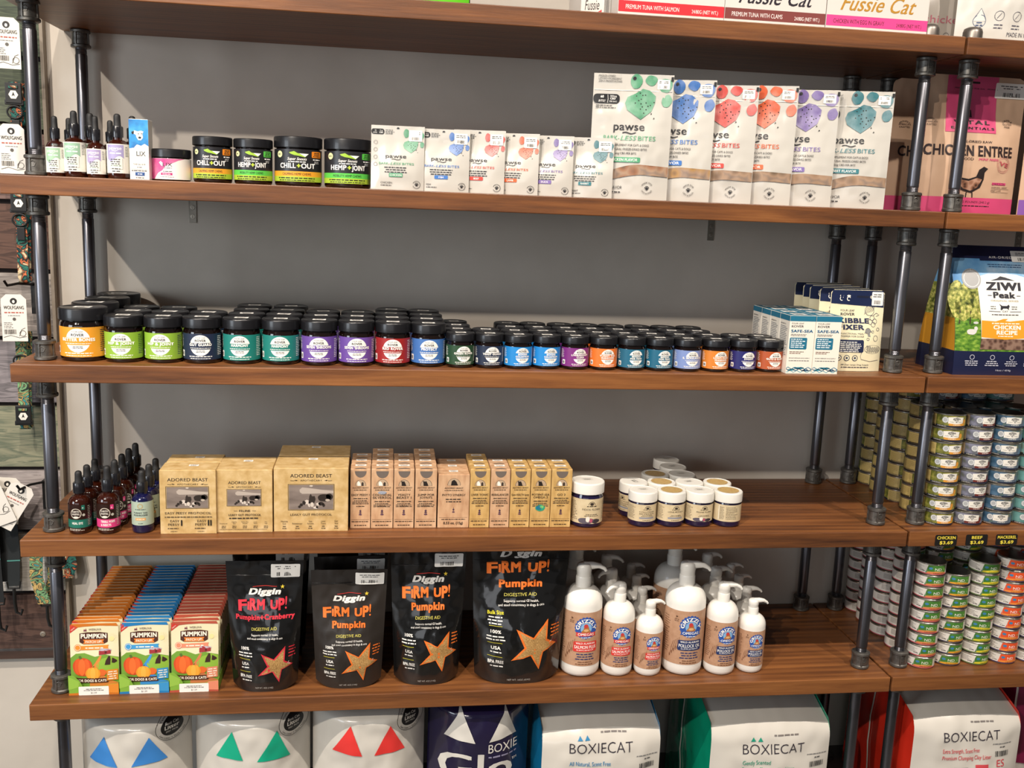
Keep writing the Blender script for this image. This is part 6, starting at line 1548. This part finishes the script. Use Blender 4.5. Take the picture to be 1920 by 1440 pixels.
# ------------------------------------------------------------------ right bay, third shelf: air-dried food bag
sky = ramp_mat('orchard_sky', [(.35, '#3f7fb8'), (.55, '#7fb2d8'), (.7, '#dbe4ea')], nscale=9, rough=.35, detail=5)
leaves = ramp_mat('orchard_leaves', [(.32, '#3c4a1a'), (.5, '#8d9440'), (.66, '#d8cf7a')], nscale=120, rough=.4, detail=6)
turf = ramp_mat('orchard_grass', [(.32, '#2f5a1e'), (.5, '#5d8a2c'), (.7, '#9ab84a')], nscale=70, rough=.4, scale=(1, 1, 2))
navy = mat('#1b2140', .35, coat=.2)
def airdried():
    w, h, d = .262, .322, .17
    t = thing('dry_food_bag', 'blue and green bag with an orchard scene and white panel, in the right bay', 'bag', (2.356, .128, ZS[3]))
    dep = lambda v: d / 2 * (1 - (max(0, v) / h) ** 1.9) + .0015
    def front(u, v, e=0.0):
        p = abs(2 * u / w)
        return (u, -dep(v) - .010 * (1 - p ** 3) * math.sin(PI * min(1, v / h)) - .003 * noise.noise((u * 14, v * 14, 4)) * min(1, (1 - p) * 5) - e, v)
    mb = MB().grid(24, 30, lambda a, b: front((a - .5) * w, b * h), navy)
    mb.grid(2, 10, lambda a, b: ((a - .5) * w, dep(b * h), b * h), navy, flip=True)
    mb.grid(6, 2, lambda a, b: ((a - .5) * w, (2 * b - 1) * dep(0), 0), navy, flip=True)
    def sidef(sg, lo, hi):
        return lambda a, b: (sg * (w / 2 - .022 * (1 - abs(2 * a - 1)) * (lo + (hi - lo) * b)), (2 * a - 1) * dep((lo + (hi - lo) * b) * h), (lo + (hi - lo) * b) * h)
    for sg in (-1, 1):
        for lo, hi, m in ((0, .19, navy), (.19, .44, mat('#d8982a', .4)), (.44, .70, leaves), (.70, 1, sky)):
            mb.grid(8, 6, sidef(sg, lo, hi), m, flip=sg < 0)
    mb.build('bag_body', t, smooth=60)
    a = Art(); a.L = 0
    X = lambda p: p * w
    Y = lambda p: p * h
    a.rect(X(-.498), Y(.66), X(.498), Y(.90), sky).rect(X(-.498), Y(.19), X(.498), Y(.46), turf).up()
    for i in range(9):
        for j in range(2):
            a.blob(X(-.47 + i * .118 + j * .05), Y(.58 - j * .05 + .02 * math.sin(i * 2.1)), w * .085, h * (.14 - .03 * j), leaves, i + j * 9)
    for i in range(10): a.line([(X(-.46 + i * .1), Y(.40)), (X(-.45 + i * .1), Y(.50))], w * .012, '#3c3018')
    a.up()
    a.poly([(X(-.20), Y(.885)), (X(-.20), Y(.998)), (X(.498), Y(.998)), (X(.498), Y(.885))], navy).up()
    a.text('AIR-DRIED', X(.02), Y(.905), h * .018, '#d8d4cc', w=w * .24, space=1.2)
    a.poly([(X(-.27), Y(.76)), (X(-.15), Y(.785)), (X(.0), Y(.792)), (X(.15), Y(.785)), (X(.27), Y(.76)), (X(.25), Y(.29)), (X(-.24), Y(.29))], '#ece9e2').up()
    a.poly([(X(-.243), Y(.43)), (X(-.1), Y(.425)), (X(-.02), Y(.445)), (X(.03), Y(.445)), (X(.0), Y(.43)), (X(.05), Y(.425)), (X(.255), Y(.445)), (X(.25), Y(.30)), (X(.0), Y(.285)), (X(-.24), Y(.30))], '#e09a22').up()
    a.poly([(X(-.13), Y(.735)), (X(-.06), Y(.752)), (X(-.02), Y(.770)), (X(.03), Y(.762)), (X(.13), Y(.738)), (X(.0), Y(.742))], '#2a2a32')
    a.text('ZIWI', 0, Y(.665), h * .058, '#23232b', w=w * .35, bold=.05).text('Peak', 0, Y(.605), h * .044, '#23232b', w=w * .22, bold=.045).line([(X(-.17), Y(.622)), (X(-.13), Y(.622))], h * .005, '#23232b').line([(X(.13), Y(.622)), (X(.17), Y(.622))], h * .005, '#23232b')
    a.text('ORIGINAL SERIES', 0, Y(.577), h * .012, '#9a8a5a', w=w * .29)
    a.poly([(X(-.05), Y(.515)), (X(-.045), Y(.540)), (X(-.06), Y(.560)), (X(-.03), Y(.545)), (X(.02), Y(.545)), (X(.04), Y(.556)), (X(.05), Y(.54)), (X(.04), Y(.53)), (X(.04), Y(.513)), (X(.02), Y(.525)), (X(-.02), Y(.525)), (X(-.035), Y(.512))], '#23232b')
    a.dashes(X(-.15), X(-.08), Y(.535), h * .009, '#66645e', 2, h * .016).dashes(X(.07), X(.15), Y(.535), h * .009, '#66645e', 2, h * .016)
    a.text('CAT', 0, Y(.495), h * .014, '#33333a', w=w * .06).line([(X(-.17), Y(.502)), (X(-.05), Y(.500))], h * .004, '#33333a').line([(X(.05), Y(.500)), (X(.17), Y(.502))], h * .004, '#33333a').dashes(X(-.14), X(.14), Y(.473), h * .010, '#55534e', 1, align='c')
    a.dashes(X(-.14), X(.16), Y(.405), h * .012, '#f2ead8', 1, align='c').text('CHICKEN', X(.02), Y(.365), h * .030, '#f6f0e4', w=w * .28, bold=.04).text('RECIPE', X(.02), Y(.325), h * .030, '#f6f0e4', w=w * .21, bold=.04).dashes(X(-.07), X(.09), Y(.307), h * .009, '#f6f0e4', 1, align='c')
    a.up(-2).poly([(X(-.24), Y(.29)), (X(.25), Y(.29)), (X(.26), Y(.205)), (X(-.25), Y(.205))], ramp_mat('dried_meat', [(.1, '#3a2a24'), (.4, '#6b5044'), (.7, '#8d7262')], nscale=90, kind='voronoi', rough=.3)).up(2)
    a.ell(X(-.32), Y(.745), w * .095, '#a9a9a8', n=30).up().ring(X(-.32), Y(.745), w * .075, w * .008, '#d8d8d6', 24).text('GOOD FOOD', 0, 0, w * .02, '#6a6a6a', w=w * .15, arc=(X(-.32), Y(.745), w * .072, 90)).up(-1)
    a.ell(X(.305), Y(.315), w * .085, '#e09a22', n=28, ry=w * .095).up().text('96%', X(.305), Y(.325), h * .030, '#f6f0e4', w=w * .12, bold=.03).dashes(X(.25), X(.36), Y(.30), h * .011, '#f6f0e4', 3, h * .018, 'c').up(-1)
    a.blob(X(-.34), Y(.34), w * .05, h * .022, '#d8d6d0', 3).blob(X(-.30), Y(.365), w * .018, h * .018, '#d8d6d0', 5).blob(X(-.30), Y(.41), w * .025, h * .010, '#c8cac4', 6)
    for i, x in enumerate((-.32, -.11, .09, .29)):
        a.ring(X(x), Y(.143), h * .018, h * .004, '#c8cad6', 14).dashes(X(x) - w * .07, X(x) + w * .07, Y(.108), h * .010, '#c8cad6', 3, h * .016, 'c', i + 2)
    a.text('16oz / 454g', X(.02), Y(.035), h * .014, '#c8cad6', w=w * .16)
    a.dashes(X(-.2), X(.3), Y(.855), h * .009, '#3a5a80', 2, h * .016, 'c')
    a.build('front_print', front, t, step=.013)
    s = Art(); s.sticker(X(.30), Y(.925), w * .34, h * .085); s.build('price_sticker', lambda u, v, e: front(u, v, e + .0022), t, step=.014)
airdried()

# ------------------------------------------------------------------ right bay: stacked cans
def ziwican(land, strip, back, prow):
    def art(a, R, v0, v1):
        H = v1 - v0
        a.rect(-R * 3.0, v0, R * 3.0, v0 + H * .13, '#1b2036')
        a.rect(-R * 2.1, v0 + H * .02, -R * 1.0, v1, back).up().dashes(-R * 2.0, -R * 1.08, v1 - H * .16, H * .05, '#8a7444', 9, H * .095, 'l', 5)
        a.poly([(-R * .15, v0 + H * .14), (R * .95, v0 + H * .14), (R * .95, v0 + H * .38), (R * .4, v0 + H * .30), (-R * .15, v0 + H * .34)], strip)
        a.poly([(-R * .2, v0 + H * .32), (R * .45, v0 + H * .30), (R * .78, v0 + H * .38), (R * .80, v1 - H * .12), (R * .25, v1 - H * .06), (-R * .22, v1 - H * .13)], '#e9e5da').up()
        a.ell(-R * .38, v0 + H * .62, R * .20, '#aeb0b0', n=18).up().ring(-R * .38, v0 + H * .62, R * .15, R * .03, '#e2e4e4', 14)
        a.poly([(R * .12, v0 + H * .83), (R * .30, v0 + H * .89), (R * .50, v0 + H * .83)], '#2a2a30').text('ZIWI', R * .30, v0 + H * .68, H * .12, '#23232b', w=R * .46, bold=.05).text('Peak', R * .30, v0 + H * .58, H * .075, '#23232b', w=R * .26, bold=.04).ell(R * .30, v0 + H * .48, R * .07, '#23232b', ry=H * .03, n=10).dashes(-R * .1, R * .15, v0 + H * .47, H * .05, '#8a867c', 1).dashes(R * .42, R * .68, v0 + H * .47, H * .05, '#8a867c', 1)
        a.dashes(R * .1, R * .6, v0 + H * .2, H * .06, '#e9e5da', 1, align='c').ell(R * .92, v0 + H * .5, R * .12, strip, ry=H * .22, n=14).dashes(-R * .85, -R * .3, v0 + H * .04, H * .06, '#c8c4b8', 1)
    return art
olive = ramp_mat('olive_orchard', [(.3, '#4a4f1c'), (.5, '#7d7c34'), (.7, '#aaa24e')], nscale=80, rough=.35)
dusk = ramp_mat('dusk_hills', [(.3, '#4f5a2c'), (.5, '#6a6a78'), (.7, '#8f90a4')], nscale=30, rough=.35, scale=(1, 1, 2))
blueh = ramp_mat('blue_hills', [(.3, '#8d8f2c'), (.45, '#33546e'), (.7, '#6a8aa4')], nscale=26, rough=.35, scale=(1, 1, 2))
tealh = ramp_mat('teal_hills', [(.3, '#3c6a68'), (.6, '#6fa09a')], nscale=26, rough=.35)
nth = ['bottom', 'second', 'third', 'fourth', 'fifth', 'sixth', 'seventh', 'eighth', 'ninth', 'tenth']
def stack(proto, kind, x, y, z, n, step, where, group, rd, rots, first):
    for k in range(n):
        lab = '%s, %s from the bottom in %s' % (kind, nth[k], where) if k else '%s, bottom one in %s' % (kind, where)
        rz = rots + rd.uniform(-.28, .28)
        loc = (x + rd.uniform(-.0007, .0007), y + rd.uniform(-.0007, .0007), z + k * step)
        if first and k == 0: proto.location = loc; proto['label'] = lab; proto.rotation_euler.z = rz
        else: again(proto, lab, loc, rz, group)
rd = random.Random(12)
GZ = 'pet food cans stacked on the fourth shelf, right bay'
KZ = [('gold and olive can', olive, '#d8963a', '#b9a262', 2.2525), ('can with brown strip', dusk, '#6a2c24', '#9a8468', 2.3352), ('can with blue hills', blueh, '#5d6a78', '#8a7f7c', 2.4178), ('teal can', tealh, '#2f5f62', '#7fa8a2', 2.5005)]
R, h = .0408, .0372
for ci, (kn, land, strip, back, x) in enumerate(KZ):
    p = can('food_can', kn, 'can', (x, .076, ZS[4]), R, h - .0002, ziwican(land, strip, back, None), GZ, bg=land)
    stack(p, kn, x, .076, ZS[4], 8, h, 'the front stack', GZ, rd, -.34, True)
    if ci == 0:
        for r_, (y, nn, ww) in enumerate(((.185, 8, 'the second stack back'), (.270, 9, 'the third stack back'), (.354, 9, 'the fourth stack back'), (.4365, 9, 'the rearmost stack'))):
            stack(p, kn, x + (.001, .002, .003, .007)[r_], y, ZS[4], nn, h, ww, GZ, rd, (-.05, .15, -.25, .1)[r_] + .35, False)
    else:
        for r_, (y, nn, ww) in enumerate(((.160, 8, 'the second stack back'), (.244, 9, 'the third stack back'))):
            stack(p, kn, x, y, ZS[4], nn, h, ww, GZ, rd, -.2, False)
def ndcan(main, strip, base):
    def art(a, R, v0, v1):
        H = v1 - v0
        a.rect(-R * 2.6, v0, R * 2.6, v0 + H * .10, base)
        a.rect(-R * 2.2, v0 + H * .10, -R * .25, v1, '#dcd6cc').up()
        a.dashes(-R * 1.6, -R * .4, v1 - H * .18, H * .055, '#6a625c', 6, H * .10, 'l', 7).dashes(-R * .7, -R * .38, v0 + H * .25, H * .09, '#33302e', 1)
        a.poly([(-R * .35, v0 + H * .12), (-R * .18, v1 - .0002), (R * 1.1, v1 - .0002), (R * 1.1, v0 + H * .12)], main).up()
        a.poly([(-R * .30, v0 + H * .10), (R * 1.1, v0 + H * .10), (R * 1.1, v0 + H * .26), (R * .3, v0 + H * .34), (-R * .2, v0 + H * .28)], strip).up().dashes(R * .15, R * .95, v0 + H * .14, H * .07, '#3a2a22', 1)
        a.ell(-R * .02, v0 + H * .66, R * .13, '#3f7fa8', n=12, ry=H * .13).up().text('ND', R * .48, v0 + H * .45, H * .27, '#f2efe6', w=R * .46).dashes(R * .25, R * .85, v0 + H * .35, H * .06, '#d8d08a', 1, align='c')
        a.ell(R * .92, v0 + H * .6, R * .06, '#7fae5a', n=8)
    return art
GN = 'pet food cans stacked on the lowest shelf, right bay'
grn = ramp_mat('leaf_green_label', [(.3, '#2f6a2c'), (.7, '#5a8a3a')], nscale=50, rough=.35)
KN = [('green and white can with pink edge', grn, '#d8824a', '#b84a5a', 2.2525, 9, .0329), ('green can with navy foot', grn, '#d89a2c', '#1f1c46', 2.3345, 8, .0325), ('green and yellow can', grn, '#d8c832', '#4a6a2c', 2.4165, 9, .0325), ('orange-red and white can', mat('#e2562c', .35), '#e88a3a', '#2a2458', 2.4995, 9, .0335), ('red and white can', mat('#b8342c', .35), '#d8624a', '#2a2458', 2.5810, 8, .0335)]
for ci, (kn, mn, st, bs, x, n_, h) in enumerate(KN):
    R = .0396
    p = can('food_can', kn, 'can', (x, .075, ZS[5]), R, h - .0002, ndcan(mn, st, bs), GN, bg='#d8d2c8')
    stack(p, kn, x, .076 + (.012 if ci else 0), ZS[5], n_, h, 'the front stack', GN, rd, -.42, True)
    if ci == 0:
        for r_, (y, nn, ww) in enumerate(((.182, 10, 'the second stack back'), (.270, 10, 'the third stack back'), (.354, 10, 'the fourth stack back'), (.4365, 10, 'the rearmost stack'))):
            stack(p, kn, x + (.001, .002, .003, .007)[r_], y, ZS[5], nn, h, ww, GN, rd, .45, False)
    else:
        for r_, (y, nn, ww) in enumerate(((.175, 10, 'the second stack back'),)):
            stack(p, kn, x, y, ZS[5], nn, h, ww, GN, rd, -.3, False)

# ------------------------------------------------------------------ chalk price tags on the shelf edge
for x, t1, t2, col_ in ((2.2370, 'CHICKEN', '$3.69', 'chicken'), (2.3220, 'BEEF', '$3.69', 'beef'), (2.4060, 'MACKEREL', '$3.69', 'mackerel')):
    t = thing('price_tag', 'black chalk price tag reading %s on the shelf edge' % col_, 'price tag', (x, -.0004, ZS[4] - .0235), 0, 'chalk price tags')
    mb = MB(); w_, h_ = .060, .029; r_ = .004; pts = []
    for cx_, cz_, a0 in ((w_ / 2 - r_, h_ / 2 - r_, 0), (-w_ / 2 + r_, h_ / 2 - r_, 90), (-w_ / 2 + r_, -h_ / 2 + r_, 180), (w_ / 2 - r_, -h_ / 2 + r_, 270)):
        for k in range(5): an = math.radians(a0 + k * 22.5); pts.append((cx_ + r_ * math.cos(an), cz_ + r_ * math.sin(an)))
    mb.prism(pts[::-1], -.0009, 0, mat('#161414', .55)).build('card', t)
    a = Art(); a.text(t1, 0, .003, .0078, '#e8d44a', w=min(.052, .0072 * len(t1)), bold=.03).text(t2, .001, -.0105, .0085, '#e8d44a', w=.036, bold=.03)
    a.build('chalk_lettering', flat(-.0009), t)
bpy.data.objects.remove(_fo)
